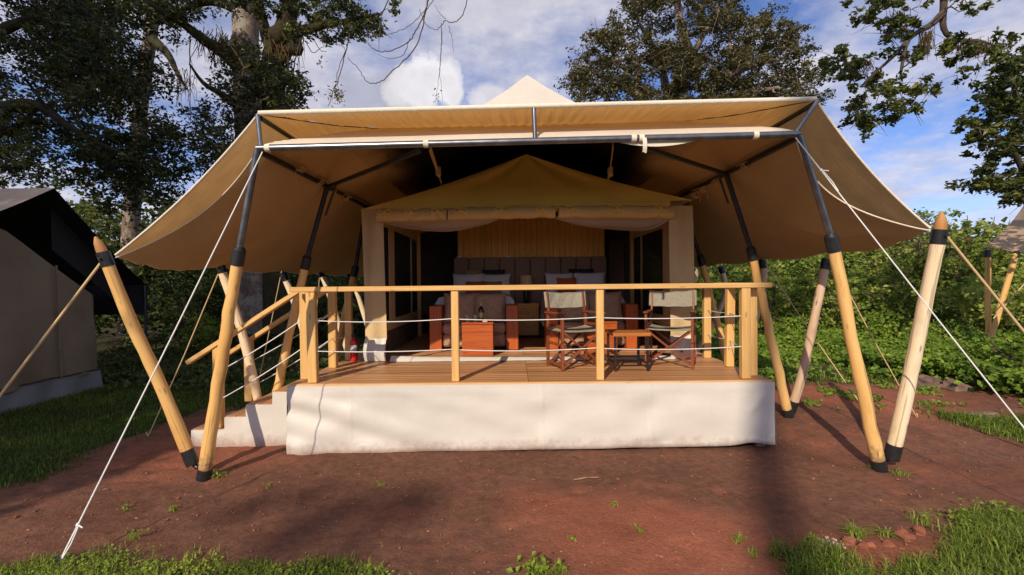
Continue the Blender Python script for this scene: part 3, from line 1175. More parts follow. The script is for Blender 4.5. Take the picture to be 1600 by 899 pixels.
def panel_side(sgn, n=50, m=26):
    t = np.linspace(0, 1, n)[:, None]
    d = np.linspace(0, 1, m)[None, :] * HALF
    x = (UL.x + d if sgn < 0 else UR.x - d) + 0 * t
    y = (YF + d) + ((YB - d) - (YF + d)) * t
    zb = UL.z if sgn < 0 else UR.z
    z = zb * (1 - d / HALF) + zb_u(XC) * d / HALF + prof_u(d) + 0 * t
    z = z - .04 * np.sin(PI * np.clip(d / 1.2, 0, 1)) * np.sin(PI * t)
    return np.stack([x, y, z], -1)


def orient(A, outward):
    """reverse the grid when its middle normal does not point along outward"""
    i, j = min(A.shape[0] // 2, A.shape[0] - 2), min(A.shape[1] // 2, A.shape[1] - 2)
    n = np.cross(A[i + 1, j] - A[i, j], A[i, j + 1] - A[i, j])
    # face order a, a+1, a+nv+1, a+nv has normal  dv x du
    return A if (-n) @ np.array(outward) > 0 else A[::-1]


mb = MB()
mb.grid(orient(panel_front(), (0, -1, 1)))
mb.grid(orient(panel_front(back=True), (0, 1, 1)))
mb.grid(orient(panel_side(-1), (-1, 0, 1)))
mb.grid(orient(panel_side(1), (1, 0, 1)))
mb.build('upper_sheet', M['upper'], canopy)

EAVE_Y = [4.2, 5.77, 7.3, 8.75, 10.2]


def eave(sgn, y):
    c = EL if sgn < 0 else ER
    x = np.interp(y, [YF, 6.0, YB], [c.x, -3.5 if sgn < 0 else 3.82, -3.5 if sgn < 0 else 3.8])
    z = np.interp(y, [YF, 5.77, YB], [c.z, 2.02 if sgn < 0 else 2.13, 1.98 if sgn < 0 else 2.08])
    ph = np.interp(y, EAVE_Y + [11.6], np.arange(6))
    z = z - np.interp(y, [4.2, 6, 8], [.10, .05, .04]) * np.abs(np.sin(PI * ph)) ** 1.2
    return x, z


def wing(sgn, lower, n=60, m=28):
    t = np.linspace(0, 1, n)[:, None]
    s = np.linspace(0, 1, m)[None, :]
    if lower:
        x0, z0 = (TL.x, TL.z) if sgn < 0 else (TR.x, TR.z)
        fs, vs, dz = (.24 if sgn < 0 else .42), .10, -.015
        x0 -= .035 * sgn
        z0 += .05
    else:
        x0, z0 = (UL.x, UL.z) if sgn < 0 else (UR.x, UR.z)
        fs, vs, dz = .05, .07, .004
    y = YF + (YB - YF) * t + 0 * s
    y = y + fs * np.sin(PI * s) ** .8 * (1 - t) ** 6
    ex, ez = eave(sgn, YF + (YB - YF) * t)
    x = x0 + (ex - x0) * s
    z = z0 + (ez + dz - z0) * s - vs * np.sin(PI * s) * (.5 + .5 * np.sin(PI * np.clip(t * 3, 0, 1)))
    z = z + .02 * (fbm(y * 2.3 + 3, s * 2.2) - .45) * np.sin(PI * s) * S(t * 8)
    # tension folds running out of the corner
    z = z + .020 * np.sin((y - YF) / (1.12 - s + .12) * 5.0) * S((s - .25) * 2.5) * (1 - t) ** 8 * S(t * 20)
    z = z + .012 * np.sin(s * 9 + y * 1.7 + 3 * fbm(y * 1.2, s * 3)) * np.sin(PI * s) * S(t * 10)
    return np.stack([x, y, z], -1)


for sg in (-1, 1):
    mb = MB()
    mb.grid(orient(wing(sg, False), (sg, 0, 1)))
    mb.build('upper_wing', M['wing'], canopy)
mb = MB()
gx = np.linspace(TL.x, TR.x, 90)[:, None]
gy = np.linspace(0, 1, 80)[None, :] ** 1.3 * (YB - YF) + YF
X = gx + 0 * gy
Y = gy + 0 * gx
Z = lower_roof_z(X, Y)
sag = .018 * (fbm(X * 1.6, Y * 2.5) - .45)
Z = Z + sag * S((Y - YF) * 3)
# the sheet is lapped over the front pipe and hangs a little between its tapes
mb.grid(orient(np.stack([X, Y, Z + .03], -1), (0, 0, 1)))
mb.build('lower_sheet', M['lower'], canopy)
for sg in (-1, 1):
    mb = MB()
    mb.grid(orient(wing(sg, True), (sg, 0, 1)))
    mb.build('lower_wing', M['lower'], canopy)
# added sheet under the lower sheet: ceiling shade painted in, fading at its edges
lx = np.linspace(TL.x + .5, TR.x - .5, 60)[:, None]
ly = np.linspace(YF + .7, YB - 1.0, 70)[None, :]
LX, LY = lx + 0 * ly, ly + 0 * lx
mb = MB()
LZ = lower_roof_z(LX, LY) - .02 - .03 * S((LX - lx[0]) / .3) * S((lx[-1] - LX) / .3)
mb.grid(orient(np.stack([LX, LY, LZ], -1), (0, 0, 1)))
ln_ = mb.build('ceiling_shade_sheet', M['ceiling_shade'], canopy)
vv_ = np.array([v_.co[:] for v_ in ln_.data.vertices]) + np.array(canopy.location)
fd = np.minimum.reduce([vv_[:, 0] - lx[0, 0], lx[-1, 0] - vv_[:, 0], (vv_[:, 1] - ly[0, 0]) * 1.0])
at_ = ln_.data.attributes.new('shade_fade', 'FLOAT', 'POINT')
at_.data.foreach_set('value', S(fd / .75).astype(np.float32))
# hems
Af = panel_front(60)
mb = MB()
mb.tube([Vector(p) + Vector((0, -.005, .004)) for p in Af[:, 0]], .022, 8)
mb.build('hem', M['hem'], canopy)
for sg in (-1, 1):
    mb = MB()
    W = wing(sg, False)
    mb.tube([Vector(p) + Vector((0, -.004, .002)) for p in W[0]], .010, 6)
    mb.build('hem', M['hem'], canopy)
    mb = MB()
    W = wing(sg, True)
    mb.tube([Vector(p) + Vector((0, -.004, 0)) for p in W[0, 1:]], .0055 if sg < 0 else .008, 6)
    mb.build('hem', M['hem'], canopy)
    # hip seam of the upper sheet
    mb = MB()
    S_ = panel_side(sg)
    mb.tube([Vector(p) + Vector((0, 0, -.006)) for p in S_[0, 0:17]], .005, 5)
    mb.build('hip_seam', M['twig'], canopy)
# lapped edge of the lower sheet on the pipe
mb = MB()
nU = 120
uu = np.linspace(0, 1, nU)[:, None]
vv = np.linspace(0, 1, 5)[None, :]
X = TL.x + .12 + (TR.x - TL.x - .25) * uu + 0 * vv
hang = .02 + .035 * np.exp(-((uu - .74) / .05) ** 2)
Z = zb_l(X) + .042 - (.03 + 0 * uu) * 0 - vv * 0
Y = YF + .05 - vv * .03 + 0 * uu
Z = zb_l(X) + .05 - vv * .012
mb.grid(orient(np.stack([X, Y, Z], -1), (0, -1, 1)))
X2 = TL.x + (TR.x - TL.x) * np.linspace(.66, .82, 20)[:, None] + 0 * vv
h2 = .05 * np.sin(PI * np.linspace(0, 1, 20)[:, None])
mb.grid(orient(np.stack([X2, YF + .015 + 0 * X2, zb_l(X2) - .02 - vv * h2], -1), (0, -1, 0)))
mb.build('lapped_edge', M['hem'], canopy)
# frame
mb = MB()
mb.tube([TL, TR], .030, 12)
mb.build('front_pipe', M['pipe'], canopy)
joints = []
for sg, T in ((-1, TL), (1, TR)):
    mb = MB()
    mb.tube([T + Vector((0, .03, -.02)), Vector((T.x, 10.4, T.z - .02))], .028, 10)
    mb.build('side_pipe', M['pipe_dark'], canopy)
    U = UL if sg < 0 else UR
    mb = MB()
    mb.tube([U + Vector((0, .02, -.03)), Vector((U.x - .02 * sg, 10.6, U.z - .03))], .022, 10)
    mb.build('side_pipe', M['pipe_dark'], canopy)
    mb = MB()
    mb.tube([U + Vector((.01 * sg, -.01, -.01)), T + Vector((-.03 * sg, 0, .02))], .02, 10)
    mb.build('strut', M['pipe'], canopy)
mb = MB()
mb.tube([P(834, 166, YF), P(836, 218, YF)], .02, 10)
mb.build('strut', M['pipe'], canopy)
# cross braces under the lower sheet
for sg, fx in ((-1, 655), (1, 1002)):
    T = TL if sg < 0 else TR
    J = Vector((T.x, 5.77 if sg < 0 else 5.62, T.z - .03))
    F_ = P(fx, 236 if sg < 0 else 229, YF + .06)
    mb = MB()
    mb.tube([J, F_], .024, 10)
    mb.build('brace', M['pipe_dark'], canopy)
    mb = MB()
    mb.tube([J + (F_ - J) * .14, J + Vector((-.03 * sg * -1, .03, -.33))], .014, 8)
    mb.build('brace', M['pipe_dark'], canopy)
# tapes round the pipe, tie cords and webbing straps
for px_, h in ((419, 1.6), (666, 1), (990, 1), (1180, 1), (1002, .9)):
    c = Vector((TL.x + (TR.x - TL.x) * (px_ - 402) / 847.0, YF, 0))
    c.z = float(zb_l(c.x))
    mb = MB()
    mb.tube([c + Vector((-.022, 0, 0)), c + Vector((.022, 0, 0))], .0345, 12)
    if px_ == 1002:
        A = np.array([[[c.x + .0 + .012 * k, YF - .034 - .02 * math.sin(j / 6 * PI), c.z - j * .022 + .008 * math.sin(k * 2)] for j in range(7)] for k in range(4)])
        mb.grid(A)
    mb.build('tape', M['hem'], canopy)
for (a_, b_, c_) in ((( 672, 233, 4.4), (684, 268, 5.6), (690, 287, 6.36)), ((958, 227, 4.4), (953, 268, 5.6), (950, 281, 6.34))):
    mb = MB()
    pts = spline([P(*a_), P(*b_), P(*c_)], 5)
    for p, q in zip(pts[:-1], pts[1:]):
        mb.bar(p, q, .04, .004, (0, 1, 0), .001)
    k = P(*b_)
    mb.rock(k, (.035, .02, .05), 3)
    mb.build('webbing_strap', M['rope_tan'], canopy)
for (px_, py_, Y_) in ((470, 262, 4.85), (500, 283, 5.5), (520, 296, 5.9), (540, 309, 6.3), (1165, 259, 5.1), (1120, 284, 5.8), (1100, 296, 6.1), (1088, 305, 6.35)):
    c = P(px_, py_, Y_)
    mb = MB()
    for k in range(3):
        r_ = .034 + .003 * k
        mb.tube([c + Vector((r_ * math.cos(t), .03 * k - .03 + .01 * math.sin(3 * t), r_ * math.sin(t))) for t in np.linspace(0, 6.2, 12)], .005, 5)
    sd_ = 1 if px_ < 800 else -1
    mb.tube(spline([c + Vector((0, -.03, -.03)), c + Vector((.06 * sd_, -.03, .01)), c + Vector((.13 * sd_ * random.uniform(.6, 1.3), -.02, -.02))], 4), .0045, 5)
    mb.tube(spline([c + Vector((0, -.03, -.03)), c + Vector((-.04 * sd_, -.03, -.05)), c + Vector((-.03 * sd_, -.02, -.13 * random.uniform(.6, 1.4)))], 4), .004, 5)
    mb.build('tie_cord', M['rope_tan'], canopy)


# ------------------------------------------------------------------ poles
def support_pole(foot, collar, top, label, group='support poles of the canopy', r=.056):
    foot, collar, top = Vector(foot), Vector(collar), Vector(top)
    t = thing('support_pole', label, 'tent pole', foot, 0, group)
    d = (collar - foot).normalized()
    n = 12
    pts = [foot.lerp(collar, .045 + .955 * k / n) + Vector((random.uniform(-.009, .009), random.uniform(-.009, .009), 0)) * (1 if 1 < k < n - 1 else 0) for k in range(n + 1)]
    mb = MB()
    mb.tube(pts, [r * (1.05 - .18 * k / n) * (1 + random.uniform(-.05, .05)) for k in range(n + 1)], 14)
    mb.build('wooden_shaft', M['pole'], t)
    mb = MB()
    mb.tube([foot + d * -.02, foot + d * .02, foot + d * .11], [r * 1.12, r * 1.16, r * 1.12], 14)
    mb.build('rubber_foot', M['rubber'], t)
    mb = MB()
    mb.tube([collar - d * .07, collar + d * .07], r * 1.0, 14)
    mb.tube([collar + d * .07, collar + d * .10], [r * 1.0, .036], 14)
    mb.build('collar', M['rubber'], t)
    mb = MB()
    mb.tube([collar + d * .06, top], .029, 12)
    mb.build('steel_pipe', M['pipe'] if foot.y < 5.2 else M['pipe_dark'], t)
    return t


def outrigger(path, label, mat='pole', r=.051, tip=True, group='outrigger poles holding the canopy edge', collar_at=.91):
    path = [Vector(p) for p in path]
    t = thing('outrigger_pole', label, 'tent pole', path[0], 0, group)
    sp = spline(path, 6)
    n = len(sp)
    cut = (len(path) - 2) * 6 if tip else int(n * collar_at)
    mb = MB()
    mb.tube(sp[1:cut + 1], [r * (1.08 - .2 * k / n) * (1 + random.uniform(-.055, .055)) for k in range(cut)], 14)
    mb.build('wooden_shaft', M[mat], t)
    d = (sp[cut] - sp[cut - 1]).normalized()
    mb = MB()
    mb.tube([sp[cut] - d * .065, sp[cut] + d * .065], r * 1.03, 14)
    mb.tube([sp[cut] + d * .0 + Vector((0, -r * .9, 0)), sp[cut] + Vector((0, -r * 1.4, 0))], .012, 6)
    mb.build('collar', M['rubber'], t)
    if tip:
        mb = MB()
        top = sp[-1]
        mb.tube([sp[cut], sp[cut].lerp(top, .45), sp[cut].lerp(top, .75), top], [r * .82, r * .80, r * .62, r * .18], 12)
        mb.build('sawn_tip', M['pole_tip'], t)
    d0 = (sp[1] - sp[0]).normalized()
    mb = MB()
    mb.tube([sp[1] - d0 * .07, sp[1] + d0 * .08], r * 1.14, 14)
    mb.tube([sp[1] - d0 * .06, path[0] + Vector((.03 if path[0].x < 0 else -.05, -.02, .05))], .022, 8)
    mb.build('rubber_foot', M['rubber'], t)
    return t


f1l, f1r = PG(318, 748), PG(1375, 735)
f1l.z -= .01
support_pole(f1l, P(372, 403, 4.30), TL + Vector((0, 0, -.01)), 'front support pole by the steps with a long grey pipe top')
support_pole(f1r, P(1301, 382, 4.32), TR + Vector((0, 0, -.01)), 'front support pole at the right end of the deck with a bent dark pipe top')
outrigger([f1l + Vector((-.10, .05, .05)), P(250, 600, 4.42), P(205, 503, 4.32), P(165, 405, 4.22), P(149, 370, 4.18)],
          'crooked yellow outrigger pole with pointed brown tip at the left corner of the canopy', 'pole')
outrigger([P(1391, 726, 4.55), P(1418, 606, 4.44), P(1444, 480, 4.32), P(1467, 370, 4.22), P(1472, 332, 4.18)],
          'pale crooked outrigger pole with pointed tip at the right corner of the canopy', 'pole_pale', .058)
# second row
f2l = P(420, 662, 6.05)
f2l.z = float(gz(f2l.x, f2l.y))
support_pole(f2l, P(478, 412, 5.85), Vector((TL.x, 5.77, TL.z - .04)), 'support pole standing behind the hand rail of the steps', r=.054)
f2r = PG(1232, 652)
support_pole(f2r, P(1175, 398, 5.75), Vector((TR.x, 5.62, TR.z - .04)), 'orange brown support pole beside the right rear of the railing', r=.054)
f3l = P(512, 622, 7.5)
f3l.z = 0
support_pole(f3l, P(554, 425, 7.35), Vector((TL.x, 7.3, TL.z - .04)), 'support pole behind the deck next to the fire extinguisher', r=.054)
f3r = P(1147, 618, 7.45)
f3r.z = .05
support_pole(f3r, P(1096, 408, 7.25), Vector((TR.x, 7.2, TR.z - .04)), 'dark support pole farthest back on the right of the tent', r=.054)


def ev(sg, k):
    x, z = eave(sg, EAVE_Y[k])
    return Vector((float(x), EAVE_Y[k], float(z) - .02))


outrigger([f2l + Vector((-.09, .03, .04)), P(381, 530, 5.9), ev(-1, 1)], 'pale outrigger pole crossing behind the lower hand rail end', 'pole_pale', .052, False, collar_at=.93)
outrigger([f2r + Vector((.06, .06, .05)), P(1252, 590, 5.9), P(1272, 500, 5.82), ev(1, 1)], 'grey brown outrigger pole with a pale foot right of the deck', 'pole_dark', .052, False, collar_at=.93)
outrigger([f3l + Vector((-.09, .03, .04)), P(463, 480, 7.4), ev(-1, 2)], 'outrigger pole seen over the top of the stair rail', 'pole_pale', .052, False, collar_at=.92)
outrigger([f3r + Vector((.08, .03, .04)), P(1190, 452, 7.35), ev(1, 2)], 'dark brown outrigger pole behind the right corner of the railing', 'pole_dark', .052, False, collar_at=.92)
outrigger([Vector((-2.9, 8.9, 0)), P(511, 450, 8.8), ev(-1, 3)], 'outrigger pole seen between the left railing posts', 'pole_pale', .05, False, collar_at=.92)
outrigger([Vector((3.2, 8.9, .1)), P(1130, 470, 8.8), ev(1, 3)], 'slender dark outrigger pole behind the right side railing posts', 'pole_dark', .05, False, collar_at=.92)
outrigger([Vector((-2.85, 10.3, 0)), P(556, 452, 10.25), ev(-1, 4)], 'outrigger pole right behind the left tent corner', 'pole_pale', .05, False, collar_at=.92)
outrigger([Vector((3.2, 10.3, .12)), P(1085, 440, 10.25), ev(1, 4)], 'rearmost outrigger pole beside the right tent corner', 'pole_dark', .05, False, collar_at=.92)


# ------------------------------------------------------------------ guy ropes
def guy(pts, label, mat='rope_white', r=.008, knot=None, peg=True, group='guy ropes of the canopy'):
    pts = [Vector(p) for p in pts]
    t = thing('guy_rope', label, 'guy rope', pts[-1], 0, group)
    mb = MB()
    mb.tube(pts, r, 7)
    if knot is not None:
        k = Vector(knot)
        mb.rock(k, (.011, .010, .016), 5)
        d = (pts[-1] - pts[0]).normalized()
        mb.tube([k + Vector((.01, 0, 0)), k + d * .12 + Vector((.018, 0, 0)), k + d * .22 + Vector((.006, 0, 0))], r * .8, 6)
        mb.tube([k, k + Vector((.05, -.02, -.01))], r * .9, 6)
    mb.build('cord', M[mat], t)
    if peg:
        g = pts[-1]
        mb = MB()
        mb.tube([g + Vector((.02, .02, -.12)), g + Vector((-.01, -.02, .05))], .009, 6)
        mb.build('peg', M['rope_tan'] if mat == 'rope_tan' else M['pipe'], t)
    return t


gA = TL + Vector((.06, -.03, -.04))
gE = PG(93, 878)
guy([gA, gA.lerp(gE, .5) + Vector((0, 0, -.012)), gE], 'white guy rope from the left front pipe end to the grass', 'rope_white', .0052, gA.lerp(gE, .93))
mbk = gA.lerp(gE, .09)
gA2 = TR + Vector((-.05, -.03, -.04))
gE2 = Vector((4.05, 3.2, float(gz(4.05, 3.2))))
guy([gA2, gA2.lerp(gE2, .5) + Vector((0, 0, -.012)), gE2], 'white guy rope from the right front pipe end across the pale pole', 'rope_white', .0052, gA2.lerp(gE2, .10))
c1 = P(160, 408, 4.2)
guy([c1, Vector((-4.9, 3.9, float(gz(-4.9, 3.9))))], 'tan guy rope running left from the crooked yellow outrigger', 'rope_tan', .011)
c2 = P(1478, 368, 4.2)
guy([c2, Vector((5.5, 4.15, float(gz(5.5, 4.15))))], 'tan guy rope running right from the pale pointed outrigger', 'rope_tan', .011)
for sg, k, pe, lab in ((-1, 1, (-4.35, 5.7), 'thin tan guy rope hanging beside the lower end of the stair rail'),
                       (-1, 2, (-4.1, 7.6), 'thin tan guy rope passing behind the stair hand rail'),
                       (-1, 3, (-3.8, 9.0), 'thin tan guy rope above the top of the stairs'),
                       (1, 1, None, 'thin tan guy rope pegged in the red earth behind the pale pole'),
                       (1, 2, None, 'thin tan guy rope pegged in the red earth behind the right front support pole'),
                       (1, 3, (4.5, 9.0), 'thin tan guy rope in front of the green thicket right of the tent')):
    a_ = ev(sg, k)
    if pe is None:
        e = PG(1432, 652) if k == 1 else PG(1345, 632)
    else:
        e = Vector((pe[0], pe[1], float(gz(*pe))))
    guy([a_, a_.lerp(e, .5) + Vector((0, 0, -.03)), e], lab, 'rope_tan', .007)

# ------------------------------------------------------------------ inner tent
TF = 6.50
X0, X1 = -2.02, 2.47
tent = thing('safari_tent', 'olive and beige canvas safari tent with rolled up door on the deck', 'tent', (.22, 6.5, DZ))
top_z = P(585, 326, TF).z
apex = P(822, 241, 6.60)


def strip(xa_t, xb_t, xa_b, xb_b, name, seed):
    n, m = 16, 30
    s = np.linspace(0, 1, n)[:, None]
    v = np.linspace(0, 1, m)[None, :]
    xa = xa_t + (xa_b - xa_t) * v
    xb = xb_t + (xb_b - xb_t) * v
    x = xa + (xb - xa) * s
    z = top_z + (DZ + .30 - top_z) * v + 0 * s
    y = TF + .02 * np.sin(s * 7 + v * 2.2 + seed) * (1 - .3 * v) + .012 * (fbm(x * 9 + seed, z * 1.5) - .45) + .012 * np.sin(v * 5 + s * 3)
    mb = MB()
    mb.grid(orient(np.stack([x, y, z], -1), (0, -1, 0)))
    o = mb.build(name, M['beige'], tent)
    v2 = np.linspace(0, 1, 10)[None, :]
    xx = (xa_b - .015 * np.sin(PI * v2)) + (xb_b + .01 * np.sin(PI * v2) - xa_b) * s
    z2 = DZ + .315 + (.012 - .315) * v2 + 0 * s
    y2 = TF - .018 - .05 * np.sin(PI * v2 * .8) + .012 * np.sin(s * 9 + seed) + .01 * (fbm(xx * 8, z2 * 8) - .4)
    mb = MB()
    mb.grid(orient(np.stack([xx, y2, z2], -1), (0, -1, 0)))
    mb.build('mud_flap', M['pvc'], o)
    return o


sL = [P(px_, 0, TF).x for px_ in (566, 598, 571, 604)]
sR = [P(px_, 0, TF).x for px_ in (1044, 1083, 1049, 1085)]
strip(P(564, 330, TF).x, P(598, 330, TF).x, P(571, 520, TF).x, P(604, 520, TF).x, 'front_panel', 0.3)
strip(P(1046, 320, TF).x, P(1083, 320, TF).x, P(1047, 520, TF).x, P(1085, 520, TF).x, 'front_panel', 1.9)
# roof: hipped front, ridge running back
b0, b1 = P(565, 327, TF - .02), P(1083, 313, TF - .02)
mb = MB()
n, m = 40, 20
s = np.linspace(0, 1, n)[:, None]
d = np.linspace(0, 1, m)[None, :]
base = np.array(b0)[None, None, :] * (1 - s[..., None]) + np.array(b1)[None, None, :] * s[..., None]
A = base * (1 - d[..., None]) + np.array(apex)[None, None, :] * d[..., None]
A[..., 2] -= .07 * np.sin(PI * d) * (1 - .4 * np.abs(2 * s - 1))
fold = (.028 * np.sin((s - .5) * 22 + 2 * fbm(s * 4, d * 2)) + .03 * (fbm(s * 7, d * 2.5) - .45)) * np.sin(PI * d) * (.3 + .7 * d)
A[..., 1] += fold * .6
mb.grid(orient(A, (0, -1, 1)))
RB = Vector((apex.x, 10.8, apex.z))
for bb, sg in ((b0, -1), (b1, 1)):
    t = np.linspace(0, 1, 16)[:, None]
    e0 = np.array([bb.x, bb.y, bb.z])
    e1 = np.array([bb.x, 11.0, bb.z])
    lo = e0 + (e1 - e0) * t[..., None]
    hi = np.array(apex) + (np.array(RB) - np.array(apex)) * t[..., None]
    A = lo * (1 - d[..., None]) + hi * d[..., None]
    A[..., 2] -= .05 * np.sin(PI * d)
    mb.grid(orient(A, (sg, 0, 1)))
mb.build('roof', M['olive'], tent)
mb = MB()
hz = (b0.z + b1.z) / 2
nh = 40
s = np.linspace(.075, .93, nh)[:, None]
v = np.linspace(0, 1, 5)[None, :]
xx = b0.x + (b1.x - b0.x) * s
A = np.stack([xx + 0 * v, TF - .03 + 0 * xx * v, (b0.z + (b1.z - b0.z) * s) - .005 - v * .1], -1)
mb.grid(orient(A, (0, -1, 0)))
mb.build('header', M['olive'], tent)


def roll(p, q, r, seed):
    p, q = Vector(p), Vector(q)
    n = 26
    rg = random.Random(seed)
    pts = [p.lerp(q, k / n) + Vector((0, 0, .006 * math.sin(k * 1.1 + seed))) for k in range(n + 1)]
    ties = [.12, .5, .88]
    rad = []
    for k in range(n + 1):
        t = k / n
        rad.append(r * (1 - .16 * max(math.exp(-((t - c) / .03) ** 2) for c in ties) + rg.uniform(-.02, .02)))
    mb = MB()
    mb.tube(pts, rad, 16)
    o = mb.build('rolled_door', M['roll'], tent)
    for c in ties:
        mb = MB()
        k = p.lerp(q, c)
        mb.tube([k + Vector((0, (r + .004) * math.cos(a), (r + .004) * math.sin(a))) for a in np.linspace(0, 2 * PI, 14)], .006, 5, False)
        f = k + Vector((0, -r * .9, r * .45))
        for sg in (-1, 1):
            mb.tube([f + Vector((sg * .045 * (1 - math.cos(t)), -.01, .028 * math.sin(t))) for t in np.linspace(0, 2 * PI, 10)], .005, 5)
            mb.tube([f, f + Vector((sg * .07, -.012, -.04)), f + Vector((sg * .11, -.012, -.075))], .0055, 5)
        mb.build('tie_bow', M['olive'], o)


yr = TF - .10
roll(P(590, 338, yr), P(699, 335, yr), .083, 1)
roll(P(701, 335, yr), P(867, 331, yr), .083, 2)
roll(P(873, 331, yr), P(1051, 332, yr), .085, 3)
# mosquito nets gathered under the rolled doors
for pts, sd in (([(596, 347, 6.5), (640, 357, 6.9), (700, 361, 7.0), (750, 352, 6.8), (778, 343, 6.5)], .2), ([(868, 341, 6.5), (915, 353, 6.8), (975, 359, 7.0), (1015, 358, 6.8), (1046, 343, 6.5)], .8)):
    lo = spline([P(*q) for q in pts], 8)
    n = len(lo)
    A = []
    for i, q in enumerate(lo):
        t = i / (n - 1)
        top = P(pts[0][0] + (pts[-1][0] - pts[0][0]) * t, 338, 6.46)
        row = []
        for k in range(8):
            w = k / 7
            pnt = top.lerp(q, w)
            pnt.z -= .05 * math.sin(PI * w) * math.sin(PI * t)
            pnt.y += .012 * math.sin(k * 2.3 + t * 9)
            row.append(pnt[:])
        A.append(row)
    mb = MB()
    mb.grid(orient(np.array(A), (0, -1, 0)))
    mb.tube(lo, .012, 6)
    mb.build('mosquito_net', M['net'], tent)
# threshold flap lying on the boards
mb = MB()
n = 60
s = np.linspace(0, 1, n)[:, None]
v = np.linspace(0, 1, 8)[None, :]
xa, xb = P(604, 0, TF).x, P(1049, 0, TF).x
x = xa + (xb - xa) * s + 0 * v
z = DZ + .006 + .07 * np.sin(PI * np.clip(v, 0, 1)) * (.55 + .45 * np.exp(-s * 6)) + .012 * (fbm(s * 20, v * 2) - .4)
y = TF - .07 + .16 * v + 0 * s + .02 * (fbm(s * 8, v) - .4)
mb.grid(orient(np.stack([x, y, z], -1), (0, 0, 1)))
mb.build('threshold_flap', M['pvc'], tent)
# side walls with dark screens
BW = 9.6
WXL, WXR = -1.88, 2.42
for sg, wx in ((-1, WXL), (1, WXR)):
    i = -sg
    mb = MB()
    mb.box(wx - .01, wx + .01, TF + .05, 11.0, DZ + .002, 1.14, .002)
    mb.build('side_wall', M['lower_wall'], tent)
    mb = MB()
    mb.box(wx - .012, wx + .008, TF + .04, 11.0, 2.80, top_z + .05, .002)
    mb.build('side_wall', M['lower_wall'], tent)
    mb = MB()
    mb.box(wx - .006, wx + .006, TF + .06, BW, 1.10, 2.85, .001)
    mb.build('screen', M['screen'], tent)
    q = wx - sg * .018
    for z0_, z1_ in ((1.08, 1.24), (2.62, 2.82)):
        mb = MB()
        mb.box(q - .006, q + .006, TF + .1, BW - .05, z0_, z1_, .002)
        mb.build('window_frame', M['beige'], tent)
    for yy in (7.45, 8.9):
        mb = MB()
        mb.box(q - .007, q + .004, yy - .17 if yy < 8 else yy - .05, yy + .17 if yy < 8 else yy + .05, 1.241, 2.619, .002)
        mb.build('window_frame', M['beige'], tent)
    mb = MB()
    mb.box(wx - sg * .04 - .035, wx - sg * .04 + .035, BW - .12, BW - .05, DZ, 2.95, .006, 0, 2)
    mb.build('corner_post', M['timber'], tent)
# dark partition behind and the closed rear
mb = MB()
mb.box(-2.0, -1.17, BW + .5, BW + .52, DZ, 3.1, .002)
mb.box(1.84, 2.5, BW + .5, BW + .52, DZ, 3.1, .002)
mb.box(-2.05, 2.5, 10.98, 11.0, DZ, 3.6, .002)
mb.build('rear_partition', M['inner_dark'], tent)
mb = MB()
mb.box(2.02, 2.34, BW + .44, BW + .47, DZ + .02, 2.66, .004, 0, 2)
mb.build('door_panel', M['brown_wood'], tent)
# boarded wall
wall = thing('boarded_wall', 'honey coloured vertical board wall above the headboard inside the tent', 'wall', (.33, BW, DZ))
wx0, wx1 = P(711, 0, BW).x, P(942, 0, BW).x
nb = 26
bw = (wx1 - wx0) / nb
protos = []
for k in range(nb):
    if k < 8:
        mb = MB()
        mb.box(wx0, wx0 + bw - .0035, BW, BW + .022, DZ, 3.06, .005, 0, 2)
        o = mb.build('plank', M['plank'], wall)
        protos.append(o.data)
        o.location.x += k * bw
    else:
        o = bpy.data.objects.new('plank', protos[random.randrange(8)])
        C.objects.link(o)
        o.parent = wall
        o.location = (k * bw, 0, 0)
    o.location.y += random.uniform(-.002, .002)
mb = MB()
mb.box(wx0 - .0, wx1, BW + .024, BW + .05, DZ, 3.05, .003)
mb.build('backing', M['inner_dark'], wall)
for px_ in (717, 795):
    c = P(px_, 404, BW - .01)
    mb = MB()
    mb.box(c.x - .042, c.x + .042, BW - .014, BW - .003, c.z - .042, c.z + .042, .004)
    so = mb.build('wall_socket', M['plastic_white'], wall)
    mb = MB()
    mb.box(c.x - .015, c.x + .015, BW - .019, BW - .0145, c.z - .022, c.z + .022, .002)
    mb.build('switch', M['plastic_white'], so)
# headboard
hb = thing('headboard', 'long brown padded headboard of upright panels behind both beds', 'headboard', (.33, BW - .06, DZ))
hx0, hx1 = P(704, 0, BW - .1).x, P(945, 0, BW - .1).x
hw = (hx1 - hx0) / 10
for k in range(10):
    mb = MB()
    mb.box(hx0 + k * hw + .006, hx0 + (k + 1) * hw - .006, BW - .11, BW - .03, DZ, P(0, 409, BW - .1).z - .015 + random.uniform(-.004, .004), .011, 0, 2)
    mb.build('panel', M['leather'], hb)

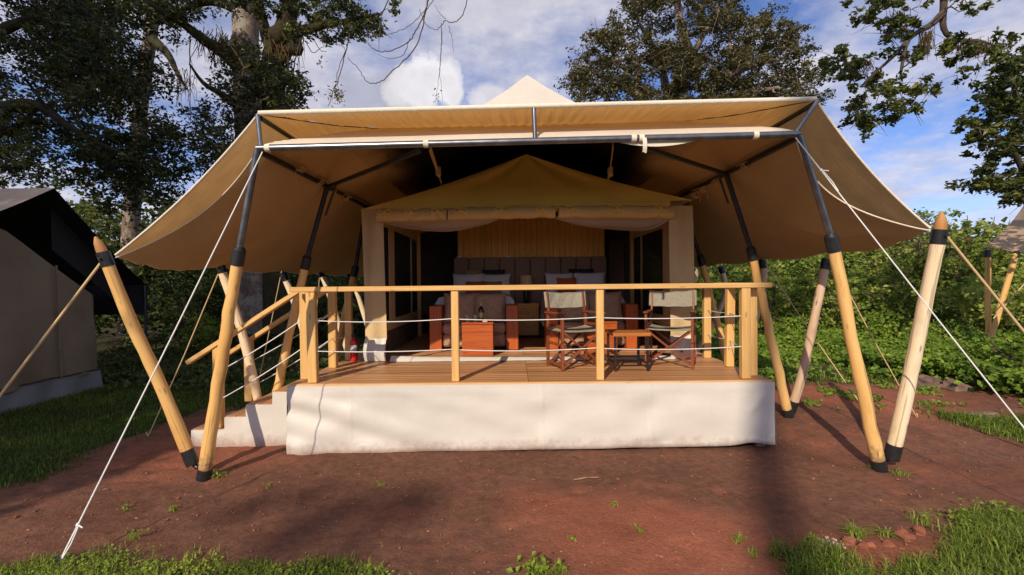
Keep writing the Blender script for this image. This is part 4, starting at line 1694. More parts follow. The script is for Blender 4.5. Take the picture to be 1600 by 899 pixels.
# ------------------------------------------------------------------ beds
def pillow(c, w, h, t, mat, label, rz=0.0, tilt=75, group=None, name='pillow', cat='pillow'):
    """soft square cushion standing at the given tilt"""
    n = 15
    u = np.linspace(-1, 1, n)[:, None]
    v = np.linspace(-1, 1, n)[None, :]
    pin = 1 - .10 * (np.abs(u) ** 4 * (1 - v ** 2) + np.abs(v) ** 4 * (1 - u ** 2))
    prof = np.clip((1 - u ** 4) * (1 - v ** 4), 0, 1) ** .5
    sd = random.random() * 20
    prof = prof * (1 + .25 * (fbm(u * 1.5 + sd, v * 1.5) - .45))
    x = u * w / 2 * (1 - .07 * (1 - v ** 2)) + 0 * v
    z = v * h / 2 * (1 - .07 * (1 - u ** 2)) + 0 * u
    mb = MB()
    ct, st = math.cos(R(90 - tilt)), math.sin(R(90 - tilt))
    cz, sz = math.cos(rz), math.sin(rz)
    for sg in (-1, 1):
        y = sg * prof * t / 2
        yy = y * ct + z * st
        zz_ = z * ct - y * st
        X = x * cz - yy * sz + c[0]
        Yq = x * sz + yy * cz + c[1]
        A = np.stack([X, Yq, zz_ + c[2]], -1)
        mb.grid(A if sg < 0 else A[::-1])
    o = mb.build(name, M[mat])
    tag(o, label, cat, group)
    loc = Vector(c)
    me = o.data
    me.transform(Matrix.Translation(-loc))
    o.location = loc
    return o


def bed(xc, w, side):
    t = thing('bed', 'white made bed behind the %s sofa inside the tent' % side, 'bed', (xc, 8.6, DZ), 0, 'twin beds in the tent')
    mb = MB()
    mb.box(xc - w / 2 + .03, xc + w / 2 - .03, 7.98, 9.46, DZ + .02, DZ + .42, .02)
    mb.build('base', M['brown_wood'], t)
    # duvet: arched top hanging over both sides
    n, m = 40, 24
    s = np.linspace(-1, 1, n)[:, None]
    y = np.linspace(7.93, 9.44, m)[None, :]
    drop = np.where(np.abs(s) > .72, ((np.abs(s) - .72) / .28), 0)
    ang = np.clip(drop * 1.0, 0, 1)
    x = xc + np.sign(s) * (np.minimum(np.abs(s) / .72, 1) * (w / 2 - .10) + .10 * np.sin(np.clip(ang * 3, 0, 1) * PI / 2) + .05 * ang) + 0 * y
    z = DZ + .84 - .02 * (s / .72) ** 2 - .10 * (1 - np.cos(np.clip(ang * 3, 0, 1) * PI / 2)) - .50 * np.clip(ang - .2, 0, 1) + 0 * y
    z = z + .03 * (fbm(x * 4 + xc, y * 3) - .45)
    x = x + .02 * np.sin(y * 14 + s * 3) * ang
    mb = MB()
    A = np.stack([x, y + 0 * s, z], -1)
    mb.grid(orient(A, (0, 0, 1)))
    # foot end
    ft = A[:, :1, :]
    k = np.linspace(0, 1, 6)[None, :]
    fz = ft[..., 2] + (np.minimum(ft[..., 2], DZ + .35) - ft[..., 2]) * k
    mb.grid(orient(np.stack([ft[..., 0] + 0 * k, 7.93 - .03 * np.sin(k * PI / 2) + 0 * fz, fz], -1), (0, -1, 0)))
    mb.build('duvet', M['white_linen'], t)
    return t


bed(-.62, 1.30, 'left')
bed(1.22, 1.28, 'right')
bz = DZ + .84
pillow((-.84, 9.28, bz + .19), .62, .42, .17, 'white_linen', 'large white pillow at the head of the left bed, on its left half', .05, 72, 'white pillows on the beds')
pillow((-.33, 9.28, bz + .18), .60, .42, .17, 'white_linen', 'large white pillow at the head of the left bed, beside the lamp', -.05, 72, 'white pillows on the beds')
pillow((-.70, 9.14, bz + .12), .36, .26, .12, 'orange_cloth', 'small orange cushion leaning on the white pillows of the left bed', .1, 68, 'orange cushions on the beds')
pillow((-.36, 9.13, bz + .12), .34, .25, .12, 'sand_cloth', 'small sand coloured cushion beside the orange one on the left bed', -.1, 68)
pillow((-.36, 9.40, bz + .30), .46, .34, .10, 'dark_cloth', 'dark cushion standing tallest against the headboard of the left bed', 0, 82, 'dark cushions on the beds')
pillow((-.78, 9.40, bz + .31), .30, .34, .10, 'sand_cloth', 'sand coloured cushion behind the white pillows of the left bed', 0, 82)
pillow((.92, 9.26, bz + .19), .56, .42, .17, 'white_linen', 'slouching white pillow at the head of the right bed, on its left half', .12, 70, 'white pillows on the beds')
pillow((1.50, 9.28, bz + .19), .62, .42, .17, 'white_linen', 'white pillow at the head of the right bed, on its right half', -.06, 74, 'white pillows on the beds')
pillow((1.04, 9.12, bz + .15), .38, .30, .12, 'orange_cloth', 'orange cushion leaning on the white pillows of the right bed', .08, 68, 'orange cushions on the beds')
pillow((1.36, 9.38, bz + .30), .50, .34, .10, 'dark_cloth', 'dark cushion standing tallest against the headboard of the right bed', 0, 82, 'dark cushions on the beds')

# ------------------------------------------------------------------ sofas
def sofa(xl, xr, side):
    t = thing('sofa', 'brown woven sofa with red wooden arm slabs before the %s bed' % side, 'sofa', ((xl + xr) / 2, 7.7, DZ), 0, 'two seat sofas inside the tent')
    for a_, b_ in ((xl, xl + .19), (xr - .19, xr)):
        mb = MB()
        mb.box(a_, b_, 7.45, 7.98, DZ + .003, DZ + .70, .01, 0, 2)
        mb.build('arm_slab', M['red_wood'], t)
    mb = MB()
    mb.box(xl + .195, xr - .195, 7.50, 7.92, DZ + .05, DZ + .25, .03)
    mb.build('seat_base', M['weave'], t)
    mb = MB()
    mb.box(xl + .195, xr - .195, 7.47, 7.85, DZ + .255, DZ + .42, .05)
    mb.build('seat_cushion', M['weave'], t)
    mb = MB()
    mb.box(xl + .192, xr - .192, 7.83, 7.925, DZ + .3, DZ + .74, .03)
    mb.build('back', M['weave'], t)
    w = (xr - xl - .40) / 2
    for k in range(2):
        pillow((xl + .2 + w * (k + .5), 7.70, DZ + .42 + .235), w * 1.06, .50, .17, 'weave', '%s brown back cushion on the %s sofa' % (('left', 'right')[k], side), 0, 72, 'brown back cushions on the sofas', 'back_cushion', 'cushion')
    return t


sofa(P(665, 0, 7.46).x, P(805, 0, 7.46).x, 'left')
sofa(P(849, 0, 7.46).x, P(994, 0, 7.46).x, 'right')

# red wooden chests in front of the sofas
def chest(xa, xb, ya, yb, h, label):
    t = thing('wooden_chest', label, 'chest', ((xa + xb) / 2, ya, DZ), 0, 'red wooden chests by the sofas')
    mb = MB()
    n = 1
    mb.box(xa, xb, ya + .025, yb, DZ + .002, DZ + h - .025, .004)
    mb.build('body', M['red_wood'], t)
    for k in range(n):
        z0 = DZ + .004 + (h - .03) * k / n
        mb = MB()
        mb.box(xa, xb, ya, ya + .023, z0, z0 + (h - .03) / n - .003, .003)
        mb.build('front_board', M['red_wood'], t)
    mb = MB()
    mb.box(xa - .006, xb + .006, ya - .006, yb + .004, DZ + h - .024, DZ + h, .004)
    mb.build('lid', M['red_wood'], t)
    return t


chest(P(716, 0, 6.86).x, P(765, 0, 6.86).x, 6.86, 7.28, .485, 'red wooden chest with bottle and glasses in front of the left sofa')
chest(1.09, 1.53, 7.0, 7.36, .47, 'red wooden chest in front of the right sofa, behind the folding chair')
ct = DZ + .485
t = thing('wine_bottle', 'dark wine bottle with gold label standing on the wooden chest', 'bottle', (-.46, 7.08, ct))
mb = MB()
mb.lathe((-.46, 7.08, ct + .001), [(.038, 0), (.042, .006), (.042, .15), (.036, .185), (.017, .215), (.014, .27), (.016, .272), (.016, .285)], 18)
mb.build('glass_body', M['bottle'], t)
mb = MB()
mb.lathe((-.46, 7.08, ct + .001), [(.0426, .05), (.0428, .052), (.0428, .125), (.0426, .127)], 18)
mb.build('paper_label', M['gold'], t)
mb = MB()
mb.lathe((-.46, 7.08, ct + .001), [(.0165, .225), (.0172, .23), (.0172, .288), (.010, .291)], 14)
mb.build('foil', M['gold'], t)
for gx_, lab in ((-.655, 'clear tumbler on the chest, left of the pair'), (-.545, 'clear tumbler on the chest, next to the bottle')):
    mb = MB()
    mb.lathe((gx_, 7.0, ct + .001), [(.026, 0), (.028, .002), (.035, .095), (.033, .095), (.026, .008)], 16)
    o = mb.build('drinking_glass', M['glass'])
    tag(o, lab, 'glass', 'tumblers on the chest')
mb = MB()
mb.box(-.43, -.36, 6.93, 7.0, ct + .001, ct + .03, .006)
mb.box(-.425, -.365, 6.935, 6.995, ct + .0302, ct + .036, .003)
o = mb.build('paper_napkin', M['white_linen'])
tag(o, 'small folded white napkin on the wooden chest right of the bottle', 'napkin')

# bedside table and lamp
t = thing('bedside_table', 'brown wooden bedside table between the two beds', 'table', (.30, 9.25, DZ))
mb = MB()
mb.box(.10, .50, 9.05, 9.44, DZ + .05, DZ + .62, .005)
mb.build('cabinet', M['plank'], t)
mb = MB()
mb.box(.08, .52, 9.03, 9.46, DZ + .622, DZ + .65, .005)
mb.build('tabletop', M['plank'], t)
for k in range(2):
    mb = MB()
    mb.box(.115, .485, 9.03, 9.048, DZ + .08 + .27 * k, DZ + .32 + .27 * k, .004)
    dr = mb.build('drawer', M['plank'], t)
    mb = MB()
    mb.tube([(.30, 9.03, DZ + .2 + .27 * k), (.30, 9.0, DZ + .2 + .27 * k)], .012, 8)
    mb.build('knob', M['pipe_dark'], dr)
lc = P(822, 440, 9.25)
t = thing('table_lamp', 'small bedside lamp with pale orange drum shade between the beds', 'lamp', (lc.x, 9.25, DZ + .65))
mb = MB()
mb.lathe((lc.x, 9.25, DZ + .651), [(.07, 0), (.075, .01), (.05, .03), (.055, .10), (.06, .2), (.03, .30), (.012, .33), (.012, .42)], 16)
mb.build('lamp_base', M['black_wood'], t)
mb = MB()
zt, zb_ = P(822, 431, 9.25).z, P(822, 451, 9.25).z
mb.lathe((lc.x, 9.25, 0), [(.118, zb_), (.122, zb_ + .01), (.118, zt - .01), (.112, zt)], 24)
mb.build('lamp_shade', M['lamp_shade'], t)

# ------------------------------------------------------------------ director chairs
def director_chair(label):
    """built at the origin facing -y; x = sitter's left/right"""
    t = thing('folding_chair', label, 'chair', (0, 0, 0), 0, 'folding canvas chairs on the deck')
    W, D_ = .27, .21
    for sg in (-1, 1):
        x = sg * W
        mb = MB()
        mb.bar((x, -D_, .0), (x, -D_, .655), .032, .045, (0, 1, 0), .004)
        mb.build('leg', M['chair_wood'], t)
        mb = MB()
        mb.bar((x, D_, .0), (x, D_, .655), .032, .045, (0, 1, 0), .004)
        mb.build('leg', M['chair_wood'], t)
        mb = MB()
        mb.bar((x, -D_ - .05, .672), (x, D_ + .05, .672), .055, .024, (0, 0, 1), .006)
        mb.build('armrest', M['chair_wood'], t)
        mb = MB()
        mb.bar((x - sg * .012, D_ + .005, .684), (x - sg * .012, D_ + .05, .93), .024, .03, (0, 1, 0), .004)
        mb.build('back_post', M['chair_wood'], t)
        for zz_ in (.06, .30, .52):
            mb = MB()
            mb.bar((x, -D_ + .023, zz_), (x, D_ - .023, zz_), .022, .032, (0, 0, 1), .004)
            mb.build('side_rail', M['chair_wood'], t)
        mb = MB()
        mb.bar((sg * (W - .03), -D_ - .02, .455), (sg * (W - .03), D_ + .02, .455), .028, .034, (0, 0, 1), .004)
        mb.build('seat_rail', M['chair_wood'], t)
    for yy in (-D_ + .005, D_ - .03):
        for sg in (-1, 1):
            mb = MB()
            o = .013 * sg
            mb.bar((sg * (W - .03), yy + o, .438), (-sg * (W - .025), yy + o, .05), .022, .04, (0, 1, 0), .004)
            mb.build('cross_brace', M['chair_wood'], t)
    mb = MB()
    n, m = 14, 10
    s = np.linspace(-1, 1, n)[:, None]
    v = np.linspace(-1, 1, m)[None, :]
    x = s * (W - .01) + 0 * v
    y = v * (D_ + .012) + 0 * s
    z = .482 - .022 * (1 - s ** 2) + .004 * np.sin(v * 5 + s * 3)
    A = np.stack([x, y, z], -1)
    mb.grid(orient(A, (0, 0, 1)))
    mb.grid(orient(A - np.array([0, 0, .012]), (0, 0, -1)))
    for vy in (-1, 1):
        e = A[:, 0 if vy < 0 else -1]
        mb.tube([Vector(q) - Vector((0, 0, .006)) for q in e], .009, 6)
    for e in (A[0], A[-1]):
        mb.tube([Vector(q) + Vector((0, 0, -.012)) for q in e], .021, 8)
    mb.build('seat', M['chair_cloth'], t)
    mb = MB()
    v = np.linspace(0, 1, 10)[None, :]
    x = s * (W + .008) + 0 * v
    zt = .93 - .022 * (1 - s ** 2) * 1.0
    z = zt - v * (.195 - .012 * (1 - s ** 2)) + .003 * np.sin(s * 9)
    y = D_ + .052 - v * .037 + .045 * (1 - s ** 2) + .006 * np.sin(s * 11 + v * 4)
    A = np.stack([x, y + 0 * x, z], -1)
    mb.grid(orient(A, (0, -1, 0)))
    mb.grid(orient(A + np.array([0, .01, 0]), (0, 1, 0)))
    mb.tube([Vector(q) + Vector((0, .005, 0)) for q in A[:, 0]], .008, 6)
    mb.tube([Vector(q) + Vector((0, .005, 0)) for q in A[:, -1]], .008, 6)
    for k in (0, -1):
        mb.tube([Vector(q) + Vector((0, .004, 0)) for q in A[k]], .019, 8)
    mb.build('backrest', M['chair_cloth'], t)
    return t


ch1 = director_chair('folding canvas chair left of the small side table on the deck')
ch1.location = (.775, 5.98, DZ)
ch1.rotation_euler = (0, 0, R(20))
copy_tree(ch1, (1.99, 6.03, DZ), R(-24), 'folding canvas chair right of the small side table, near the tent corner')

# side table
t = thing('side_table', 'low black legged side table with brown slatted top between the two chairs', 'table', (1.40, 5.82, DZ))
tx0, tx1, ty0, ty1, th = 1.175, 1.615, 5.60, 6.06, .455
for k in range(6):
    mb = MB()
    w = (ty1 - ty0) / 6
    mb.box(tx0 + .012, tx1 - .012, ty0 + k * w + .003, ty0 + (k + 1) * w - .003, DZ + th - .02, DZ + th, .003)
    mb.build('slat', M['slat'], t)
mb = MB()
for xx in (tx0, tx1 - .012):
    mb.box(xx, xx + .0118, ty0, ty1, DZ + th - .04, DZ + th + .004, .002, 0, 1)
for yy in (ty0 - .0125, ty1 + .0005):
    mb.box(tx0, tx1, yy, yy + .012, DZ + th - .04, DZ + th - .004, .002)
mb.build('top_frame', M['slat'], t)
for xx in (tx0 + .03, tx1 - .03):
    for yy in (ty0 + .02, ty1 - .02):
        mb = MB()
        mb.box(xx - .014, xx + .014, yy - .014, yy + .014, DZ + .001, DZ + th - .042, .003, 0, 2)
        mb.build('leg', M['black_wood'], t)
mb = MB()
mb.bar((tx0 + .044, ty0 + .02, DZ + .07), (tx1 - .044, ty0 + .02, DZ + .07), .018, .022)
mb.bar((tx0 + .044, ty1 - .02, DZ + .11), (tx1 - .044, ty1 - .02, DZ + .11), .018, .022)
mb.bar((tx0 + .03, ty0 + .034, DZ + .09), (tx0 + .03, ty1 - .034, DZ + .09), .018, .022)
mb.bar((tx1 - .03, ty0 + .034, DZ + .09), (tx1 - .03, ty1 - .034, DZ + .09), .018, .022)
mb.build('stretcher', M['black_wood'], t)

# fire extinguisher
fx = P(553, 560, 6.60)
fx.z = DZ
t = thing('fire_extinguisher', 'red fire extinguisher standing on the deck by the left tent corner', 'fire extinguisher', fx)
mb = MB()
mb.lathe(fx, [(.045, .001), (.05, .012), (.05, .25), (.042, .285), (.022, .305), (.018, .32)], 18)
mb.build('cylinder_body', M['ext_red'], t)
mb = MB()
mb.lathe(fx, [(.0503, .13), (.0507, .131), (.0507, .215), (.0503, .216)], 18)
mb.build('print_label', M['ext_label'], t)
mb = MB()
mb.lathe(fx, [(.018, .321), (.02, .33), (.016, .35)], 12)
mb.bar(fx + Vector((-.03, 0, .358)), fx + Vector((.07, -.01, .375)), .016, .012)
mb.bar(fx + Vector((-.02, 0, .335)), fx + Vector((.06, -.01, .335)), .014, .010)
mb.tube(spline([fx + Vector((.02, -.02, .335)), fx + Vector((.07, -.03, .27)), fx + Vector((.062, -.03, .1))], 6), .009, 7)
mb.build('valve_handle', M['rubber'], t)

# ------------------------------------------------------------------ neighbouring tents
nt_ = thing('neighbour_tent', 'weathered dark canvas tent in the shade at the left edge', 'tent', (-8.3, 8.0, -.2))
wy = np.linspace(5.9, 9.15, 30)
ridge_y = 7.5
wxl = -7.95 - .03 * (wy - 7)
mb = MB()
v = np.linspace(0, 1, 24)[None, :]
zt = (2.72 - .66 * np.abs(wy - ridge_y))[:, None]
gb = gz(wxl, wy)[:, None]
zl = gb + .30
Z = zt + (zl - zt) * v
X = wxl[:, None] + .035 * np.sin(wy[:, None] * 5 + v * 2) * v + .06 * (fbm(wy[:, None] * 2.2, Z * 1.6) - .45) + .10 * v
mb.grid(orient(np.stack([X, wy[:, None] + 0 * v, Z], -1), (1, 0, 0)))
# long side facing the back
mb.grid(orient(np.array([[(-7.98 - 4.5 * a_, 9.15, z_) for z_ in (1.62, -.2)] for a_ in np.linspace(0, 1, 6)]), (0, 1, 0)))
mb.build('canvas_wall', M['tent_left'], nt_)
mb = MB()
v = np.linspace(0, 1, 8)[None, :]
Z = gb + .33 - .33 * v
X = wxl[:, None] + .115 + .05 * v + .025 * np.sin(wy[:, None] * 9 + v)
mb.grid(orient(np.stack([X, wy[:, None] + 0 * v, Z], -1), (1, 0, 0)))
mb.build('mud_skirt', M['grey_pvc'], nt_)
mb = MB()
mb.tube([Vector((X[k, 0] + .012, wy[k], Z[k, 0] + .03)) for k in range(len(wy))], .011, 5)
mb.build('hem_cord', M['rubber'], nt_)
for yy_ in (7.12, 8.35):
    mb = MB()
    xq = -7.95 - .03 * (yy_ - 7) + .06
    zt_ = 2.72 - .66 * abs(yy_ - ridge_y)
    for k in range(12):
        z0_ = .18 + (zt_ - .18) * k / 12
        mb.box(xq - .012 + .05 * (1 - k / 12), xq + .022 + .05 * (1 - k / 12), yy_ - .012, yy_ + .012, z0_, .18 + (zt_ - .18) * (k + 1) / 12 - .002, .003)
    mb.build('seam', M['tent_left'], nt_)
mb = MB()
fr = P(85, 294, 8.0)
fe = P(229, 446, 10.0)
fnr = Vector((fr.x, 6.0, fr.z - 1.05))
bk = Vector((-5.2, 0, 0))
for e in (fe, fnr):
    mb = MB()
    A = np.array([[(fr.lerp(e, s_) + bk * t_ + Vector((0, 0, -.06 * math.sin(PI * s_)))) for s_ in np.linspace(0, 1, 10)] for t_ in np.linspace(0, 1, 12)])
    mb.grid(orient(A, (0, 1 if e is fe else -1, 1)))
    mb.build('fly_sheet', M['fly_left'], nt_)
mb = MB()
A = np.array([[(fe.x - 4.5 * t_, fe.y + .01, fe.z + .01 - .62 * s_) for s_ in np.linspace(0, 1, 5)] for t_ in np.linspace(0, 1, 14)])
mb.grid(A)
mb.build('shade_net', M['shade_net'], nt_)
mb = MB()
A = np.array([[(fr.lerp(fe, t_) + Vector((-.35, 0, -.04 - .75 * s_ * (1 - .3 * t_)))) for s_ in np.linspace(0, 1, 5)] for t_ in np.linspace(.15, 1, 12)])
mb.grid(A)
mb.build('shade_net', M['shade_net'], nt_)
for y_, x_ in ((fe.y, fe.x - .02), (fe.y, fe.x - 2.6)):
    mb = MB()
    mb.tube([(x_, y_ - .02, float(gz(x_, y_)) - .05), (x_, y_ - .02, fe.z)], .025, 8)
    mb.build('corner_pole', M['pipe_dark'], nt_)
# tent on the right
rt = thing('far_tent', 'tan fly of another tent on two poles at the right edge', 'tent', (10.5, 10.8, .3))
a0, a1, a2, a3 = P(1538, 388, 10.6), P(1640, 396, 10.2), P(1680, 225, 12.2), P(1608, 305, 13.0)
A = np.array([[a0.lerp(a1, s_).lerp(a3.lerp(a2, s_), t_) + Vector((0, 0, -.16 * math.sin(PI * t_) + .03 * math.sin(9 * s_ + 5 * t_))) for t_ in np.linspace(0, 1, 14)] for s_ in np.linspace(0, 1, 14)])
mb = MB()
mb.grid(orient(A, (0, -1, 1)))
mb.tube([Vector(q) for q in A[:, 0]], .02, 6)
mb.build('fly_sheet', M['far_fly'], rt)
for (p_, q_) in ((P(1543, 395, 10.6), P(1544, 556, 10.6)), (P(1588, 396, 10.4), P(1540, 556, 10.4))):
    mb = MB()
    mb.tube([p_.lerp(q_, k / 6) + Vector((random.uniform(-.01, .01), 0, 0)) for k in range(7)], .055, 10)
    mb.build('pole', M['pole'], rt)
    mb = MB()
    mb.tube([p_ + Vector((0, 0, .05)), p_ + Vector((0, 0, -.1))], .062, 10)
    mb.build('collar', M['rubber'], rt)
mb = MB()
mb.tube([P(1640, 400, 9.8), P(1552, 498, 9.6)], .012, 6)
mb.build('guy_line', M['rope_tan'], rt)

#VEGETATION#
# ------------------------------------------------------------------ vegetation
def unit(v):
    return v / np.maximum(np.linalg.norm(v, axis=1, keepdims=True), 1e-9)


def leaf_arrays(Cn, size, up=0.5, aspect=.5, rg=rng, droop=0.0, outward=None):
    n = len(Cn)
    d = rg.normal(size=(n, 3))
    d[:, 2] = d[:, 2] * .6 - droop
    d = unit(d)
    nr = rg.normal(size=(n, 3)) * (1 - up) + np.array([0, 0, 1]) * up
    if outward is not None:
        nr = nr + outward
    nr = nr - d * np.sum(nr * d, 1, keepdims=True)
    nr = unit(nr)
    s = np.cross(d, nr)
    L_ = size[:, None]
    base = Cn - d * L_ * .5
    tip = Cn + d * L_ * .5 - nr * L_ * .10
    mid = Cn + d * L_ * .02 + nr * L_ * .02
    a = mid + s * L_ * aspect * .5 + nr * L_ * .07
    b = mid - s * L_ * aspect * .5 + nr * L_ * .07
    Vv = np.stack([base, a, tip, b], 1).reshape(-1, 3)
    Fv = np.arange(n * 4).reshape(-1, 4)
    return Vv, Fv


def leaf_object(name, Cn, size, mat, parent=None, up=.5, aspect=.5, rnd=None, droop=0.0, outward=None):
    Vv, Fv = leaf_arrays(Cn, size, up, aspect, rng, droop, outward)
    if rnd is None:
        rnd = rng.random(len(Cn))
    if parent is not None:
        Vv = Vv - np.array(world_loc(parent))
    me = mesh_np(name, Vv, Fv, mat, None, np.repeat(np.clip(rnd, 0, 1), 4), False)
    o = bpy.data.objects.new(name, me)
    C.objects.link(o)
    if parent is not None:
        o.parent = parent
    o['kind'] = 'stuff'
    return o


def clump_points(centres, radii, per, flat=.7, hollow=.5):
    """leaf positions in little uneven heaps round every centre"""
    P_, S_ = [], []
    for c, r in zip(centres, radii):
        n = max(4, int(per * (r ** 2)))
        # every clump is made of a few sprays
        k = max(2, int(n / 26))
        sp = rng.normal(size=(k, 3))
        sp = unit(sp) * (hollow + (1 - hollow) * rng.random((k, 1)) ** .5) * r
        sp[:, 2] *= flat
        idx = rng.integers(0, k, n)
        p = sp[idx] + rng.normal(size=(n, 3)) * r * .17 * np.array([1, 1, .75])
        P_.append(p + np.array(c))
        S_.append(np.full(n, rng.normal() * .14) + rng.normal(size=k)[idx] * .10)
    return np.concatenate(P_), np.concatenate(S_)


def tree(name, label, cat, limbs, attract, leaf, size, per, bark, group=None, flat=.7, up=.5, base=None, part_names=None, twig_r=.02, crown_name='crown', hollow=.5, aspect=.5, bias=0.0, limb_mat=None):
    """limbs: [(points, r0, r1)], attract: [(point, clump radius)]"""
    t = thing(name, label, cat, base if base is not None else limbs[0][0][0], 0, group)
    nodes, nr_ = [], []
    for i, (pts, r0, r1) in enumerate(limbs):
        sp = spline(pts, 6)
        n = len(sp)
        rr = [r0 + (r1 - r0) * (k / (n - 1)) ** .8 for k in range(n)]
        mb = MB()
        mb.tube(sp, rr, 12 if r0 > .1 else 8, True, 0, True, .16)
        mb.build((part_names[i] if part_names else ('trunk' if i == 0 else 'limb')), bark if i == 0 or limb_mat is None else limb_mat, t)
        nodes += [np.array(q) for q in sp]
        nr_ += rr
    N = np.array(nodes)
    NR = np.array(nr_)
    mb = MB()
    at = sorted(attract, key=lambda a: np.min(np.linalg.norm(N - np.array(a[0]), axis=1)))
    for c, r in at:
        c = np.array(c)
        dist = np.linalg.norm(N - c, axis=1) + np.maximum(0, N[:, 2] - c[2]) * .4
        k = int(np.argmin(dist))
        p0 = N[k]
        ln = np.linalg.norm(c - p0)
        if ln < .05:
            continue
        m1 = p0 + (c - p0) * .35 + rng.normal(size=3) * ln * .09 + np.array([0, 0, ln * .06])
        m2 = p0 + (c - p0) * .7 + rng.normal(size=3) * ln * .09 + np.array([0, 0, ln * .05])
        sp = spline([p0, m1, m2, c], 3)
        ra = min(NR[k] * .7, twig_r * (1 + ln * .9))
        rr = [ra + (twig_r * .35 - ra) * j / (len(sp) - 1) for j in range(len(sp))]
        mb.tube(sp, rr, 5, False)
        N = np.concatenate([N, np.array(sp)[1:]])
        NR = np.concatenate([NR, rr[1:]])
        for _ in range(2):
            e = c + rng.normal(size=3) * r * .55
            mb.tube(spline([sp[-3], (Vector(sp[-3]) + Vector(e)) / 2 + Vector((0, 0, .05 * r)), Vector(e)], 2), [twig_r * .5, twig_r * .4, twig_r * .35, twig_r * .25, twig_r * .2], 4, False)
    if at:
        o = mb.build('branches', bark, t)
        o['kind'] = 'stuff'
        cc, sh = clump_points([a[0] for a in attract], [a[1] for a in attract], per, flat, hollow)
        sz = size * (.65 + .7 * rng.random(len(cc)))
        rnd = .42 + bias + sh + rng.normal(size=len(cc)) * .20
        leaf_object(crown_name, cc, sz, leaf, t, up, aspect, rnd)
    return t


def in_poly(x, y, poly):
    ins = False
    j = len(poly) - 1
    for i in range(len(poly)):
        xi, yi = poly[i]
        xj, yj = poly[j]
        if (yi > y) != (yj > y) and x < (xj - xi) * (y - yi) / (yj - yi) + xi:
            ins = not ins
        j = i
    return ins


def region(poly, n, y0, y1, r0, r1, holes=(), seed=1, jit=None):
    """clump centres whose pictures lie in a polygon, spread over real depth"""
    rg = random.Random(seed)
    xs_ = [p[0] for p in poly]
    ys_ = [p[1] for p in poly]
    out = []
    tries = 0
    while len(out) < n and tries < n * 60:
        tries += 1
        x, y = rg.uniform(min(xs_), max(xs_)), rg.uniform(min(ys_), max(ys_))
        if not in_poly(x, y, poly):
            continue
        if any(((x - hx) / hrx) ** 2 + ((y - hy) / hry) ** 2 < 1 for hx, hy, hrx, hry in holes):
            continue
        Y = rg.uniform(y0, y1)
        out.append((P(x, y, Y), rg.uniform(r0, r1)))
    return out


# ---- the big trees at the left
T1 = [([P(398, 520, 12.0), P(397, 420, 12.0), P(392, 300, 12.0), P(388, 170, 12.0), P(384, 70, 12.0), P(380, -40, 12.1), P(372, -160, 12.3)], .40, .26),
      ([P(386, 118, 12.0), P(352, 84, 11.6), P(318, 62, 11.3), P(284, 36, 11.0), P(238, 8, 10.6), P(190, -40, 10.3)], .20, .03),
      ([P(382, 20, 12.0), P(340, 4, 11.7), P(300, 8, 11.5), P(262, 30, 11.2), P(225, 40, 11.0)], .14, .02),
      ([P(388, 180, 12.0), P(350, 150, 11.6), P(318, 130, 11.3), P(296, 100, 11.2)], .12, .02)]
holes = [(318, 100, 16, 20), (300, 40, 14, 20), (285, 105, 22, 30), (325, 152, 26, 24), (262, 60, 12, 34), (345, 18, 28, 9), (150, 165, 26, 10), (180, 178, 14, 9), (75, 228, 20, 7), (140, 250, 10, 9), (205, 75, 9, 14),
         (285, 210, 8, 14), (20, 155, 18, 7), (110, 240, 22, 7)]
polyA = [(290, 90), (330, 160), (360, 95), (400, 90), (440, 105), (460, 140), (462, 180), (420, 230), (350, 280), (290, 310), (250, 300), (265, 210), (300, 190)]
att = region(polyA, 50, 9.8, 13.5, .40, .70, holes + [(436, 120, 10, 40)], 3)
att += region([(240, -30), (390, -30), (380, 20), (330, 40), (280, 60), (240, 40)], 26, 10, 13, .35, .65, holes, 4)
tree('moss_hung_tree', 'tall tree with pale bare trunk rising behind the left corner of the canopy', 'tree', T1, att, M['leaf_dark'], .098, 700, M['bark_pale'], 'big trees left of the tent', bias=.03, limb_mat=M['bark_moss'])
T2 = [([P(432, 520, 11.0), P(430, 300, 11.0), P(428, 170, 11.0), P(426, 95, 11.0), P(436, 62, 11.0), P(452, 20, 11.0), P(462, -60, 11.0)], .30, .17),
      ([P(434, 62, 11.0), P(455, 52, 10.8), P(480, 46, 10.5), P(515, 38, 10.1), P(555, 30, 9.8), P(590, 22, 9.5)], .16, .02),
      ([P(428, 90, 11.0), P(412, 40, 11.2), P(405, 10, 11.3), P(396, -40, 11.4)], .15, .09)]
polyB = [(440, -40), (640, -40), (612, 20), (600, 38), (560, 58), (545, 68), (520, 52), (495, 64), (470, 60), (445, 40)]
att = region(polyB, 44, 9.2, 11.2, .26, .46, [(600, -10, 12, 12)], 5)
att += region([(395, 85), (450, 110), (462, 150), (455, 175), (420, 170), (400, 130)], 14, 9.6, 10.8, .3, .5, [], 6)
att += region([(395, -40), (440, -40), (425, 20), (400, 25)], 6, 10.4, 11.4, .3, .45, [], 16)
tb = tree('burled_tree', 'dark tree with a burled fork and bough reaching over the canopy edge', 'tree', T2, att, M['leaf_dark'], .098, 800, M['bark_moss'], 'big trees left of the tent', bias=.08, limb_mat=M['bark_moss'])
mb = MB()
mb.rock(P(444, 62, 10.9), (.34, .3, .36), 8)
mb.rock(P(455, 72, 10.8), (.2, .2, .24), 9)
mb.build('burl', M['bark_moss'], tb)
